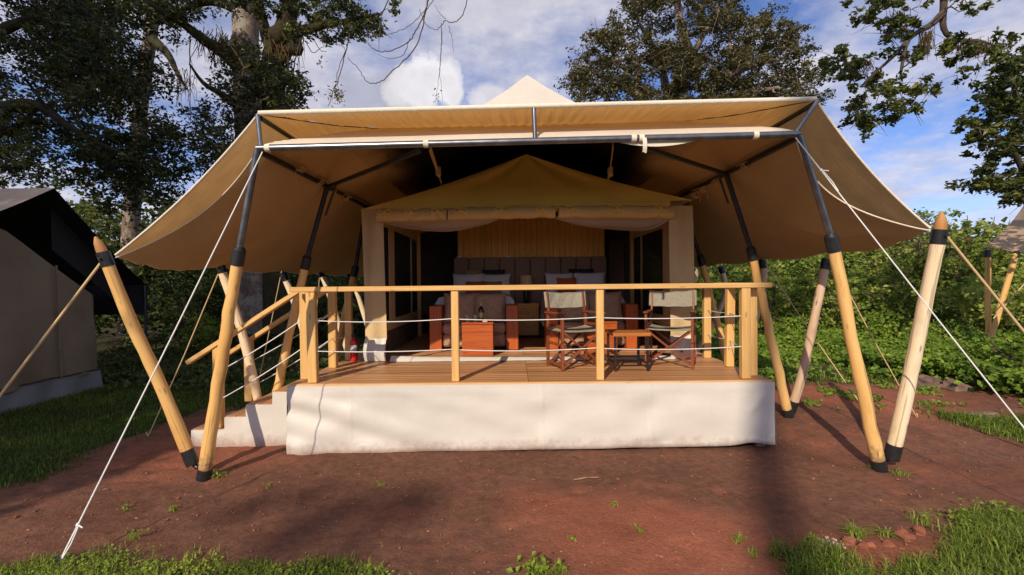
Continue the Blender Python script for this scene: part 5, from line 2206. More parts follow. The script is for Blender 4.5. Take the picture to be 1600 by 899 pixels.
T3 = [([P(200, 520, 16.0), P(203, 400, 16.0), P(206, 330, 16.0), P(214, 230, 15.6), P(222, 150, 15.4), P(233, 70, 15.2), P(246, -20, 15.0), P(255, -110, 15.0)], .28, .16),
      ([P(238, 62, 15.1), P(262, 85, 14.6), P(276, 112, 14.2), P(292, 140, 13.9)], .17, .02),
      ([P(225, 140, 15.3), P(180, 100, 14.8), P(120, 60, 14.2), P(70, 40, 13.8)], .15, .02),
      ([P(215, 225, 15.6), P(160, 200, 15.0), P(100, 190, 14.5)], .13, .02)]
polyC = [(90, -40), (250, -40), (232, 60), (215, 120), (250, 190), (270, 260), (255, 305), (215, 320), (190, 290), (140, 270), (90, 260), (80, 120)]
att = region(polyC, 92, 10.5, 15.5, .45, .85, holes, 7)
tc_ = tree('mossy_tree', 'lichen spotted tree with a mossy trunk seen between the left tent and the canopy', 'tree', T3, att, M['leaf_dark'], .115, 580, M['bark_pale'], 'big trees left of the tent', limb_mat=M['bark_moss'])
T4 = [([P(-150, 560, 10.0), P(-130, 380, 10.0), P(-110, 240, 10.0), P(-90, 100, 10.0), P(-60, -60, 10.0)], .42, .22),
      ([P(-112, 235, 10.0), P(-40, 190, 9.6), P(20, 166, 9.3), P(60, 166, 9.1), P(100, 192, 9.0), P(140, 218, 8.9), P(185, 236, 8.9)], .19, .02),
      ([P(-90, 120, 10.0), P(-20, 60, 9.7), P(50, 30, 9.5), P(120, 18, 9.4), P(180, 12, 9.3)], .16, .02),
      ([P(-105, 250, 10.0), P(-30, 225, 9.8), P(50, 190, 9.8), P(90, 210, 9.9)], .12, .02)]
polyD = [(-120, -60), (150, -60), (175, 20), (160, 90), (185, 150), (150, 160), (135, 190), (150, 240), (95, 250), (60, 275), (-120, 290)]
att = region(polyD, 96, 8.2, 11.5, .36, .66, holes, 8) + region([(-60, 170), (120, 190), (240, 210), (250, 290), (150, 285), (60, 285), (-60, 290)], 40, 9, 12.5, .35, .6, holes, 18)
tree('shady_edge_tree', 'dark leafy tree hanging over the left tent with its trunk outside the picture', 'tree', T4, att, M['leaf_dark'], .096, 640, M['bark_moss'], 'big trees left of the tent')
# moss and root tufts hanging on the limbs
for i, (a_, Y_, n_) in enumerate((((340, 60), 11.4, 90), ((355, 66), 11.6, 70), ((226, 100), 15.2, 60), ((282, 120), 14.0, 60), ((436, 75), 10.8, 70))):
    mb = MB()
    c = P(a_[0], a_[1], Y_)
    for k in range(n_):
        s_ = c + Vector((rng.normal() * .22, rng.normal() * .15, rng.normal() * .12))
        e = s_ + Vector((rng.normal() * .10, rng.normal() * .08, -.25 - .4 * rng.random()))
        mb.tube([s_, (s_ + e) / 2 + Vector((rng.normal() * .05, 0, .03)), e], [.009, .007, .003], 4, False)
    o = mb.build('hanging_moss', M['moss'])
    tag(o, ('brown root tuft on the mossy bough left of the pale trunk', 'brown root tuft hanging from the pale bare trunk', 'brown moss on the lichen spotted mossy trunk',
            'brown moss on the drooping limb before the blue sky gap', 'brown fibres hanging from the burled fork')[i], 'moss', 'hanging moss in the left trees', 'stuff')

# ---- spreading tree behind the tent
YC = 27.0
TCN = [([P(1062, 430, YC), P(1058, 300, YC), P(1052, 200, YC), P(1050, 152, YC), P(1061, 128, YC - .5), P(1074, 92, YC - 1), P(1068, 55, YC - 1), P(1060, 20, YC - 1), P(1056, -40, YC)], .75, .14),
       ([P(1050, 165, YC), P(1040, 135, YC + .5), P(1034, 105, YC + 1), P(1020, 70, YC + 1), P(1000, 40, YC + 1)], .34, .08),
       ([P(1052, 185, YC), P(1018, 165, YC - 1), P(998, 148, YC - 1.5), P(994, 105, YC - 2), P(985, 75, YC - 2), P(960, 60, YC - 2)], .30, .07),
       ([P(1056, 200, YC), P(1085, 165, YC - 1), P(1110, 145, YC - 1.5), P(1136, 121, YC - 2), P(1165, 106, YC - 2), P(1195, 98, YC - 2), P(1230, 90, YC - 2)], .34, .07),
       ([P(1150, 112, YC - 2), P(1146, 85, YC - 1.5), P(1140, 65, YC - 1), P(1150, 40, YC - 1)], .16, .05),
       ([P(1072, 100, YC - 1), P(1092, 68, YC - 1.5), P(1110, 35, YC - 2), P(1130, 10, YC - 2)], .22, .06),
       ([P(1090, 162, YC - 1), P(1150, 150, YC - 2), P(1200, 140, YC - 3), P(1255, 132, YC - 3)], .22, .05),
       ([P(1004, 152, YC - 1.4), P(960, 130, YC - 2), P(925, 112, YC - 2.5), P(900, 105, YC - 2.5)], .20, .05)]
polyE = [(884, 112), (890, 92), (908, 80), (908, 58), (935, 45), (952, 28), (975, 22), (985, -5), (1010, -50), (1090, -75), (1150, -40), (1172, 5), (1150, 22), (1150, 40), (1170, 48), (1182, 26), (1208, 24), (1216, 40), (1238, 40),
         (1248, 58), (1268, 68), (1278, 82), (1266, 96), (1282, 118), (1286, 148), (1250, 165), (1100, 175), (930, 168), (895, 140)]
hE = [(1128, 72, 14, 13), (1024, 60, 11, 10), (1160, 62, 12, 9), (1012, 128, 12, 8), (1040, 130, 8, 8), (1106, 120, 16, 7), (1225, 80, 9, 9), (960, 122, 14, 7), (925, 140, 12, 6), (1140, 96, 10, 5), (1245, 108, 12, 6), (1200, 116, 12, 5), (1085, 70, 9, 12)]
att = region(polyE, 330, YC - 4.5, YC + 3, .55, .95, hE, 21)
tree('spreading_tree', 'broad brownish green tree spreading behind the ridge of the canopy', 'tree', TCN, att, M['leaf_ficus'], .18, 300, M['bark_pale'], None, flat=.5, up=.62, twig_r=.035, hollow=.35)

# ---- bough hanging in from the upper right, and the tree at the right edge
tr_ = Vector((10.6, 6.5, float(gz(10.6, 6.5))))
TB = [([tr_, tr_ + Vector((.1, 0, 3)), tr_ + Vector((-.2, .3, 6)), tr_ + Vector((-.4, .4, 10))], .26, .12),
      ([tr_ + Vector((-.2, .3, 6)), Vector((9.6, 7.2, 8.0)), P(1500, -90, 8.0), P(1478, -20, 8.0), P(1474, 20, 8.0), P(1474, 42, 8.0), P(1484, 58, 8.0), P(1505, 63, 7.9), P(1530, 64, 7.8), P(1556, 72, 7.7)], .085, .016),
      ([P(1474, 20, 8.0), P(1456, 38, 7.9), P(1438, 48, 7.8), P(1420, 62, 7.7), P(1413, 82, 7.6), P(1408, 112, 7.5)], .058, .022),
      ([P(1418, 64, 7.7), P(1392, 92, 7.6), P(1367, 114, 7.6), P(1345, 136, 7.5)], .034, .016),
      ([P(1430, 54, 7.8), P(1400, 40, 7.9), P(1375, 30, 8.0)], .03, .014)]
att = []
for poly, n_, sd in (([(1340, -40), (1455, -40), (1450, 8), (1432, 30), (1420, 55), (1395, 70), (1375, 60), (1350, 55), (1338, 30)], 30, 1),
                     ([(1284, 100), (1300, 85), (1318, 80), (1345, 92), (1352, 110), (1335, 128), (1310, 125), (1290, 122)], 15, 2),
                     ([(1322, 135), (1350, 120), (1400, 118), (1450, 110), (1465, 145), (1455, 160), (1430, 172), (1400, 185), (1385, 205), (1355, 210), (1328, 200), (1335, 170)], 36, 3),
                     ([(1450, 70), (1480, 60), (1540, 60), (1560, 70), (1545, 100), (1520, 112), (1495, 118), (1470, 108)], 15, 4),
                     ([(1500, -40), (1560, -40), (1540, 5), (1520, 30), (1505, 20)], 6, 5), ([(1555, 62), (1590, 60), (1585, 80), (1560, 85)], 4, 6),
                     ([(1405, 70), (1450, 80), (1455, 110), (1410, 115)], 5, 7), ([(1486, 125), (1500, 122), (1495, 130)], 1, 8)):
    att += region(poly, n_, 7.2, 8.3, .15, .26, [(1383, 95, 22, 12), (1420, 120, 10, 14)], 40 + sd)
tr = tree('overhanging_tree', 'leafy bough hanging down into the sky at the upper right', 'tree', TB, att, M['leaf_branch'], .085, 1250, M['bark'], None, flat=.8, up=.35, base=tr_, twig_r=.010,
          part_names=['trunk', 'bough', 'bough', 'bough', 'bough'], hollow=.3, aspect=.55, bias=.05)
mb = MB()
for a_, Y_, n_, l_ in (((1447, 52), 7.8, 60, .34), ((1530, 70), 7.8, 90, .16), ((1352, 100), 7.55, 30, .2), ((1508, 65), 7.9, 40, .25), ((1402, 20), 7.9, 30, .25)):
    c = P(a_[0], a_[1], Y_)
    for k in range(n_):
        s_ = c + Vector((rng.normal() * .06, rng.normal() * .05, rng.normal() * .03))
        e = s_ + Vector((rng.normal() * .03, rng.normal() * .03, -l_ * (.4 + .8 * rng.random())))
        mb.tube([s_, (s_ + e) / 2 + Vector((rng.normal() * .02, 0, 0)), e], [.005, .004, .002], 4, False)
o = mb.build('hanging_moss', M['moss'])
tag(o, 'tufts of brown moss hanging from the bough at the upper right', 'moss', None, 'stuff')
bz_ = PG(1625, 600)
bz_ = Vector((10.0, 9.0, float(gz(10.0, 9.0))))
TE = [([bz_, P(1620, 480, 9.0), P(1618, 400, 9.0), P(1618, 300, 9.0), P(1628, 180, 9.0), P(1642, 60, 9.0)], .16, .08),
      ([P(1608, 290, 9.0), P(1585, 240, 8.8), P(1560, 215, 8.6), P(1525, 200, 8.5)], .06, .02),
      ([P(1618, 210, 9.0), P(1590, 150, 8.8), P(1570, 110, 8.7)], .06, .02),
      ([P(1606, 320, 9.0), P(1585, 305, 8.8), P(1560, 308, 8.7)], .04, .015)]
polyF = [(1572, 72), (1600, 60), (1700, 60), (1700, 330), (1615, 318), (1560, 312), (1530, 290), (1515, 275), (1545, 262), (1520, 240), (1500, 232), (1498, 205), (1522, 185), (1518, 175), (1538, 150), (1552, 110)]
att = region(polyF, 190, 8.2, 9.8, .17, .34, [(1535, 268, 10, 5)], 61)
tree('edge_tree', 'leafy green tree with a thin dark trunk at the right edge', 'tree', TE, att, M['leaf_branch'], .098, 1050, M['bark'], None, flat=.75, up=.4, base=bz_, twig_r=.012, hollow=.3, aspect=.55, bias=.04)

# ---- vines against the sky
def vine(paths, Y_, label, leaves=(), r=.013):
    t = thing('hanging_vine', label, 'vine', P(paths[0][0][0], paths[0][0][1], Y_), 0, 'bare vines hanging against the sky')
    mb = MB()
    for k, p_ in enumerate(paths):
        sp = spline([P(x, y, Y_ + random.uniform(-.15, .15)) for x, y in p_], 6)
        n = len(sp)
        mb.tube([q + Vector((random.uniform(-.012, .012), 0, random.uniform(-.012, .012))) for q in sp], [r * (1 - .55 * j / n) * (1 if k == 0 else .6) for j in range(n)], 5, False)
    mb.build('stem', M['twig'], t)
    if leaves:
        pts = []
        for (x, y, n_, s_) in leaves:
            for _ in range(n_):
                pts.append(P(x + rng.normal() * s_, y + rng.normal() * s_ * 1.5, Y_ + rng.normal() * .1))
        leaf_object('foliage', np.array([q[:] for q in pts]), .06 + .03 * rng.random(len(pts)), M['dry'], t, .2, .4)
    return t


vine([[(672, -10), (664, 18), (650, 48), (636, 68), (610, 79), (588, 80), (575, 68), (566, 60)], [(690, -14), (668, 12), (645, 36), (615, 52), (592, 54), (576, 49)]], 9.2, 'looped bare vine hanging above the bright white cloud')
vine([[(668, 0), (660, 45), (648, 75), (628, 98), (612, 112), (600, 124), (585, 131), (572, 126), (560, 108), (543, 90)], [(640, 60), (630, 86), (608, 92), (590, 84)], [(594, 32), (592, 80)]], 9.3, 'lowest looped vine crossing the blue gap left of the white cloud')
vine([[(731, -10), (724, 22), (708, 36), (696, 32), (690, 40), (680, 47), (664, 36), (655, 14)], [(690, 36), (690, 80), (686, 120), (681, 160)], [(690, 45), (687, 110), (692, 158)], [(696, 30), (686, 20), (680, 8)], [(700, 40), (706, 60), (708, 82)]], 9.4, 'thin vine dangling in front of the bright white cloud', [(683, 148, 10, 4)], .010)
vine([[(548, 40), (543, 70), (534, 105), (526, 130), (518, 150), (512, 168)], [(540, 80), (526, 122), (534, 160)], [(530, 60), (540, 82)]], 9.6, 'vine with dry leaves ending just above the canopy edge', [(524, 146, 60, 6), (530, 155, 30, 5)], .012)
vine([[(470, 62), (462, 90), (458, 120), (457, 165)], [(476, 60), (468, 85), (464, 130), (462, 160)], [(486, 56), (500, 78), (510, 80)], [(478, 66), (490, 82), (506, 72), (520, 66)], [(452, 70), (450, 100), (455, 140)]], 10.2, 'tangle of thin vines hanging beside the dark burled trunk', [(452, 150, 30, 4), (502, 95, 12, 4)], .016)
vine([[(297, 55), (297, 110), (298, 190)], [(272, 118), (280, 140), (276, 165)]], 10.8, 'straight thin vine crossing the blue sky gap in the left trees', (), .014)

# ---- thickets behind the camp
def thicket(name, label, x0, x1, top, y0, y1, n, r0, r1, per, size, leaf, seed, base=0.0, bias=0.0, kind='stuff', group=None, cat='thicket', aspect=.75, bot=None):
    rg = np.random.default_rng(seed)
    cs, rs = [], []
    while len(cs) < n:
        px_, Y_ = rg.uniform(x0, x1), y0 + (y1 - y0) * rg.random() ** .8
        X_ = P(px_, 440, Y_).x
        f = (Y_ - y0) / (y1 - y0)
        tp = float(np.interp(px_, [q[0] for q in top], [q[1] for q in top]))
        hi = P(px_, tp, y1).z
        g = float(gz(X_, Y_))
        hh = g + (hi - g) * (.30 + .70 * min(1, f * 1.25)) * (.85 + .3 * float(vnoise(X_ * .8 + seed, Y_ * .8)))
        z_ = g + (hh - g) * rg.random() ** .55
        cs.append((X_, Y_, z_ - .2))
        rs.append(rg.uniform(r0, r1))
    cc, sh = clump_points(cs, rs, per, .75, .55)
    cc[:, 2] = np.maximum(cc[:, 2], gz(cc[:, 0], cc[:, 1]) + .02)
    rnd = .45 + bias + sh * 1.5 + rng.normal(size=len(cc)) * .15 + .5 * (fbm(cc[:, 0] * .7 + seed, cc[:, 1] * .5 + cc[:, 2] * .6) - .47)
    o = leaf_object(name, cc, size * (.6 + .8 * rg.random(len(cc))), leaf, None, .5, aspect, rnd, 0.1, np.array([-.25, -.55, .1]))
    tag(o, label, cat, group, kind)
    return o


thicket('thicket', 'dense green thicket of broad leaved undergrowth behind the right side of the tent', 1040, 1700, [(1040, 372), (1200, 378), (1330, 380), (1400, 345), (1480, 350), (1560, 372), (1700, 380)], 12.3, 19.0, 560, .45, .9, 210, .125, M['leaf_shrub'], 3)
thicket('thicket', 'dark thicket between the trees behind the left side of the tent', 60, 620, [(60, 330), (150, 318), (230, 330), (300, 352), (400, 372), (520, 360), (620, 380)], 13.0, 19.0, 420, .5, .95, 180, .13, M['leaf_shade'], 4)
thicket('thicket', 'distant wood closing the view behind the camp', -500, 2100, [(-500, 250), (100, 315), (200, 330), (600, 390), (1050, 390), (1500, 380), (2100, 300)], 24, 34, 560, 1.2, 2.2, 48, .40, M['leaf_shade'], 9)


def bush(px_, py_top, Y_, rx, label, leaf, size, per, seed, stems=5, bias=0.0, sparse=.5, group=None, n=26, flat=.8):
    rg = np.random.default_rng(seed)
    top = P(px_, py_top, Y_)
    b = Vector((top.x, Y_, float(gz(top.x, Y_))))
    h = top.z - b.z
    limbs = []
    for k in range(stems):
        e = b + Vector((rg.normal() * rx * .5, rg.normal() * rx * .4, h * rg.uniform(.5, .95)))
        limbs.append(([b + Vector((rg.normal() * .08, rg.normal() * .08, -.05)), b.lerp(e, .5) + Vector((rg.normal() * .1, rg.normal() * .1, .1)), e], .03, .01))
    att = []
    for k in range(n):
        u_ = rg.normal(size=3)
        u_ /= np.linalg.norm(u_)
        q = u_ * rg.random() ** .4
        att.append((Vector((b.x + q[0] * rx, b.y + q[1] * rx, b.z + h * (.5 + .42 * q[2]))), rx * rg.uniform(.22, .4)))
    return tree('bush', label, 'bush', limbs, att, leaf, size, per, M['twig'], group, flat, .5, b, ['stem'] * stems, .012, 'foliage', sparse, .65, bias)


bush(1450, 318, 15.5, 1.35, 'pale twiggy bush with sparse dry leaves behind the pale pointed pole', M['dry'], .10, 130, 71, 12, .1, .4, n=34)
bush(1525, 326, 16.5, 1.5, 'rounded dark green bush standing left of the far tent fly', M['leaf_shrub'], .13, 260, 72, 6, -.15, n=40)
bush(1395, 392, 13.0, .9, 'low rounded green bush between the two right front poles', M['leaf_shrub'], .12, 420, 73, 4, -.1)
bush(1592, 520, 7.6, .62, 'broad leaved green bush by the stones at the right edge', M['leaf_herb'], .085, 900, 75, 4, -.05, n=30)
bush(330, 478, 12.6, .95, 'round sunlit green shrub behind the crooked yellow pole', M['leaf_herb'], .085, 620, 76, 5, .1, n=34)
bush(195, 335, 17.0, 1.5, 'dull green bush below the lichen spotted trunk', M['leaf_shade'], .14, 260, 78, 5, .15, n=36)
bush(282, 470, 13.6, .8, 'dry twiggy shrub among the stalks left of the support pole', M['dry'], .07, 120, 79, 12, 0, n=20)
bush(1180, 415, 12.2, .9, 'leafy green bush seen through the right side railing', M['leaf_shrub'], .11, 500, 80, 4, .12, n=30)
bush(1300, 410, 12.6, 1.0, 'sunlit green bush behind the grey brown outrigger pole', M['leaf_shrub'], .11, 480, 81, 4, .14, n=32)


# ---- low plants on the ground
def scatter(mask, x0, x1, y0, y1, n, rg):
    x = rg.uniform(x0, x1, n * 4)
    y = rg.uniform(y0, y1, n * 4)
    k = rg.random(n * 4) < mask(x, y)
    return x[k][:n], y[k][:n]


def herbs(name, label, mask, x0, x1, y0, y1, n, h0, h1, size, leaf, seed, bias=0.0, rise=0.0):
    rg = np.random.default_rng(seed)
    x, y = scatter(mask, x0, x1, y0, y1, n, rg)
    hm = h0 + (h1 - h0) * np.clip(fbm(x * 1.3 + seed, y * 1.3) * 1.9 - .4, 0, 1)
    hm = hm * (1 + rise * np.clip(y - 9, 0, 6))
    z = gz(x, y) + hm * rg.random(len(x)) ** .5
    rnd = .45 + bias + .5 * (fbm(x * 2 + 3, y * 2) - .47) + rg.normal(size=len(x)) * .17
    o = leaf_object(name, np.stack([x, y, z], -1), size * (.55 + .8 * rg.random(len(x))), leaf, None, .6, .8, rnd, 0.0, np.array([-.18, -.42, .1]))
    return tag(o, label, 'ground cover', None, 'stuff')


def dirt_clear(x, y):
    d1 = np.exp(-((x - 12.9) / 2.5) ** 2 - ((y - 12.6) / 1.7) ** 2)
    d2 = np.exp(-((x - 4.6) / 1.9) ** 2 - ((y - 6.9) / .9) ** 2)
    d3 = np.exp(-((x - 5.9) / 1.0) ** 2 - ((y - 8.9) / .5) ** 2)
    return 1 - np.clip(1.5 * np.maximum.reduce([d1, d2, d3]), 0, 1)


mR = lambda x, y: S((y - 7.9 + (fbm(x * 1.1, y * 1.1) - .47) * 2.6) / 1.4) * S((x - 2.95) / .3) * dirt_clear(x, y) * (.25 + .75 * S((fbm(x * .9 + 7, y * .9) - .36) * 5))
herbs('ground_cover', 'low leafy ground cover between the red earth and the thicket on the right', mR, 2.9, 17, 7.2, 16, 72000, .03, .26, .075, M['leaf_herb'], 31, 0.0, 0.55)
mR2 = lambda x, y: S((y - 5.9) / .5) * S((x - 3.6) / .5) * (fbm(x * 3 + 1, y * 3) > .56) * .7
herbs('ground_cover', 'scattered small weeds on the red earth behind the right poles', mR2, 3.4, 8, 5.8, 8, 3500, .02, .08, .045, M['leaf_herb'], 32)
mR3 = lambda x, y: S((x - 6.6 + .3 * (y - 7)) / .5) * S((y - 6.2) / .3) * S((9.4 - y) / .5)
herbs('ground_cover', 'bank of broad leaved plants beside the stones at the right edge', mR3, 6, 11, 6, 9.6, 16000, .12, .55, .085, M['leaf_herb'], 33, -.05)
mL = lambda x, y: S((y - 8.6 + (fbm(x, y) - .47) * 2) / 1.0) * S((-2.5 - x) / .3) * (.3 + .7 * S((fbm(x * .9 + 2, y * .9) - .36) * 5))
herbs('ground_cover', 'low leafy ground cover behind the steps and left tent', mL, -11, -2.4, 8, 17, 34000, .05, .32, .09, M['leaf_shade'], 34, .12)
mF = lambda x, y: np.where(x < 0, grass_mask(x, y), 0) * S((3.4 - y) / .1)
herbs('ground_cover', 'small leafy weeds in the grass strip at the lower left', mF, -4.4, -.4, 2.1, 3.5, 9000, .008, .055, .02, M['leaf_herb'], 35, .22)


def grass(label, mask, x0, x1, y0, y1, n, h0, h1, w, seed, bias=0.0, lean_=.5):
    rg = np.random.default_rng(seed)
    x, y = scatter(mask, x0, x1, y0, y1, n, rg)
    n = len(x)
    z = gz(x, y) - .004
    a = rg.random(n) * 2 * PI
    cl = fbm(x * 3.1 + seed, y * 3.1)
    h = (h0 + (h1 - h0) * rg.random(n)) * (.55 + .9 * cl)
    d = np.stack([np.cos(a), np.sin(a), 0 * a], -1)
    sd = np.stack([-np.sin(a), np.cos(a), 0 * a], -1)
    p0 = np.stack([x, y, z], -1)
    ln = (lean_ * (.4 + rg.random(n)))[:, None]
    p1 = p0 + np.array([0, 0, 1]) * h[:, None] * .6 + d * h[:, None] * ln * .35
    p2 = p0 + np.array([0, 0, 1]) * h[:, None] * (.95 - .3 * ln) + d * h[:, None] * ln
    ww = (w * (.6 + .8 * rg.random(n)))[:, None]
    Vv = np.stack([p0 - sd * ww, p0 + sd * ww, p1 + sd * ww * .8, p1 - sd * ww * .8, p2 + sd * ww * .1, p2 - sd * ww * .1], 1).reshape(-1, 3)
    b = np.arange(n)[:, None] * 6
    Fv = np.concatenate([b + np.array([0, 1, 2, 3]), b + np.array([3, 2, 4, 5])])
    rnd = np.clip(.42 + bias + .7 * (fbm(x * 1.5 + 9, y * 1.5) - .47) + rg.normal(size=n) * .2, 0, 1)
    me = mesh_np('grass', Vv, Fv, M['grass'], None, np.repeat(rnd, 6), False)
    o = bpy.data.objects.new('grass', me)
    C.objects.link(o)
    return tag(o, label, 'grass', None, 'stuff')


mA = lambda x, y: np.where((x < 0) & (y > 3.4), grass_mask(x, y), 0) * S((9.8 - y) / 1)
grass('short lawn in the shade between the left tent and the steps', mA, -9.5, -2.4, 3.4, 9.8, 60000, .025, .085, .0042, 41, -.34)
grass('grass strip along the bottom edge at the lower left', mF, -4.4, -.4, 2.1, 3.5, 20000, .02, .075, .0022, 42, .2, .8)
mG = lambda x, y: np.where((x > 1.4) & (y < 4.6), grass_mask(x, y), 0)
grass('long grass in the lower right corner', mG, 1.5, 5.6, 2.1, 4.6, 26000, .05, .14, .0032, 43, 0, .9)
mE = lambda x, y: np.where((x > 4.6) & (y > 4.6) & (y < 6.6), grass_mask(x, y), 0)
grass('grass patch at the right edge below the guy rope', mE, 4.7, 8, 4.6, 6.6, 15000, .04, .11, .004, 44, -.02, .7)
mH = lambda x, y: mR(x, y) * .8 + .2 * S((x - 3.4) / .4) * S((y - 7) / .4) * dirt_clear(x, y)
grass('thin grass between the right poles and the thicket', mH, 3.2, 10, 6.5, 10.5, 22000, .03, .12, .005, 45, 0, .7)


def weed(px_, py_, n, h, w, label, broad=0):
    g = PG(px_, py_)
    t = thing('weed', label, 'weed', g, 0, 'weeds in the bare earth')
    rg = np.random.default_rng(int(px_ * 7 + py_))
    mb = MB()
    for k in range(n):
        a = rg.random() * 2 * PI
        d = Vector((math.cos(a), math.sin(a), 0))
        s_ = Vector((-d.y, d.x, 0))
        hh = h * rg.uniform(.5, 1.1)
        b = g + Vector((rg.normal() * w * .3, rg.normal() * w * .3, -.003))
        m_ = b + d * w * .4 * rg.random() + Vector((0, 0, hh * .7))
        e = b + d * w * rg.uniform(.5, 1.1) + Vector((0, 0, hh * rg.uniform(.5, 1)))
        bw_ = .004
        mb.add([b - s_ * bw_, b + s_ * bw_, m_ + s_ * bw_ * .8, m_ - s_ * bw_ * .8, e + s_ * .001, e - s_ * .001], [[0, 1, 2, 3], [3, 2, 4, 5]])
    V_ = np.concatenate(mb.V) - np.array(g)
    me = mesh_np('blades', V_, mb.F, M['grass'], None, np.full(len(V_), .55) + .2 * rg.random(len(V_)), False)
    o = bpy.data.objects.new('blades', me)
    C.objects.link(o)
    o.parent = t
    o['kind'] = 'stuff'
    if broad:
        cc = np.array(g) + np.stack([rg.normal(size=broad) * w * .6, rg.normal(size=broad) * w * .6, h * (.2 + .9 * rg.random(broad))], -1)
        leaf_object('leaves', cc, .012 + .022 * rg.random(broad) ** 1.5 + (.02 if broad > 40 else 0), M['leaf_herb'], t, .7, .75, .5 + .3 * rg.random(broad))
    return t


weed(835, 893, 40, .06, .10, 'leafy weed clump at the bottom edge below the deck', 60)
weed(870, 896, 40, .06, .08, 'grey green weed tuft right of the leafy clump at the bottom edge')
weed(1335, 836, 60, .07, .10, 'grass tuft left of the red clods at the lower right')
weed(1385, 838, 40, .06, .09, 'grass tuft directly behind the red clods')
weed(1445, 820, 26, .12, .14, 'straggling tall weed behind the pair of red clods', 10)
weed(1555, 806, 10, .10, .10, 'broad leaved weed at the edge of the right lawn', 45)
weed(1500, 815, 12, .07, .12, 'low leafy weed left of the broad leaved one', 50)
weed(1405, 742, 30, .05, .10, 'grass tuft right of the foot of the pale pole')
weed(1362, 733, 20, .06, .05, 'small tuft left of the foot of the right support pole')
weed(342, 744, 24, .04, .08, 'yellowish weed right of the foot of the left support pole', 25)
weed(595, 760, 10, .03, .05, 'tiny weed on the bare earth below the left half of the skirt', 8)
weed(420, 760, 8, .03, .05, 'tiny weed near the shadow of the left support pole', 8)
weed(195, 795, 12, .04, .06, 'tiny weed beside the long white guy rope', 12)
weed(272, 797, 12, .04, .06, 'tiny weed between the white guy rope and the left pole feet', 12)
weed(210, 845, 18, .09, .07, 'upright weed at the edge of the left grass strip', 18)
weed(1155, 846, 24, .05, .06, 'pale grass tuft in the dark shadow stripe')
weed(1175, 868, 16, .04, .05, 'small tuft below the pale one in the shadow stripe', 6)
weed(958, 790, 8, .03, .05, 'dry weed sprig on the red earth in the middle', 6)
weed(892, 842, 8, .025, .04, 'tiny green weed on the red patch', 8)
weed(1000, 830, 8, .025, .05, 'tiny yellow weed on the red patch right of the middle', 8)
weed(1270, 845, 26, .05, .06, 'yellowish weed left of the pebbles at the lower right', 12)

# stones, clods and litter
def clod(px_, py_, r, label, mat='red_clod', seed=0, group='clods of red earth', name='earth_clod', cat='clod'):
    g = PG(px_, py_)
    mb = MB()
    mb.rock((0, 0, 0), r, seed, .7, 0, True)
    o = mb.build(name, M[mat])
    o.location = g + Vector((0, 0, r[2] * .35))
    return tag(o, label, cat, group)


clod(1417, 842, (.055, .05, .045), 'largest red earth clod at the lower right', seed=1)
clod(1437, 834, (.045, .04, .032), 'red earth clod just right of the largest one', seed=2)
clod(1325, 850, (.045, .04, .03), 'red earth clod beside the white pebbles', seed=3)
clod(1352, 855, (.05, .035, .03), 'flat red earth clod between the pebbles and the largest clod', seed=4)
clod(1388, 852, (.035, .03, .022), 'small red earth clod in the grass left of the largest clod', seed=5)
clod(1330, 888, (.05, .04, .025), 'red earth clod near the bottom edge at the lower right', seed=6)
clod(1452, 604, (.20, .14, .13), 'pale topped stone on the earth bank behind the pale pole', 'stone', 7, 'stones at the right', 'stone', 'stone')
clod(1492, 608, (.27, .17, .10), 'long brown stone on the earth bank near the right edge', 'stone', 8, 'stones at the right', 'stone', 'stone')
clod(1528, 650, (.22, .13, .03), 'flat stone lying level in the ground at the right edge', 'stone', 9, 'stones at the right', 'stone', 'stone')
clod(1384, 585, (.07, .06, .09), 'small dark red stump left of the pale pole', 'red_clod', 10, None, 'stump', 'stump')
mb = MB()
for k in range(42):
    g = PG(1305 + random.gauss(0, 17), 847 + random.gauss(0, 5))
    mb.rock(g + Vector((0, 0, .004)), (.007 + .006 * random.random(),) * 2 + (.006,), k)
o = mb.build('pebbles', M['pebble'])
tag(o, 'heap of small white pebbles at the lower right', 'pebbles', None, 'stuff')
mb = MB()
rg = np.random.default_rng(77)
for k in range(650):
    x_, y_ = rg.uniform(-4.2, 5.5), 2.8 + 3.4 * rg.random() ** 1.3
    if y_ > 5.0 and -3.7 < x_ < 2.8:
        continue
    s_ = .003 + .006 * rg.random() ** 2
    a = rg.random() * PI
    z_ = float(gz(x_, y_)) + .006
    c, s2 = math.cos(a), math.sin(a)
    l_, w_ = s_ * (1 + 2.0 * rg.random()), s_ * .6
    mb.add([(x_ + c * l_, y_ + s2 * l_, z_), (x_ - s2 * w_, y_ + c * w_, z_ + s_), (x_ - c * l_, y_ - s2 * l_, z_ + .002), (x_ + s2 * w_, y_ - c * w_, z_ + s_ * .6), (x_, y_, z_ - .006)],
           [[0, 1, 2, 3], [1, 0, 4], [2, 1, 4], [3, 2, 4], [0, 3, 4]])
o = mb.build('earth_litter', M['bit'])
tag(o, 'bits of dry litter scattered over the bare earth', 'litter', None, 'stuff')
mb = MB()
for k in range(1500):
    x_, y_ = rg.uniform(-4.4, 6.0), 2.7 + 4 * rg.random() ** 1.2
    if y_ > 5.0 and -3.7 < x_ < 2.8:
        continue
    s_ = .003 + .010 * rg.random() ** 4
    mb.rock((x_, y_, float(gz(x_, y_)) + s_ * .4), (s_, s_ * .9, s_ * .7), k)
o = mb.build('earth_crumbs', M['red_clod'])
tag(o, 'crumbs of red earth scattered over the bare ground', 'earth crumbs', None, 'stuff')
g1, g2 = PG(897, 752), PG(935, 748)
mb = MB()
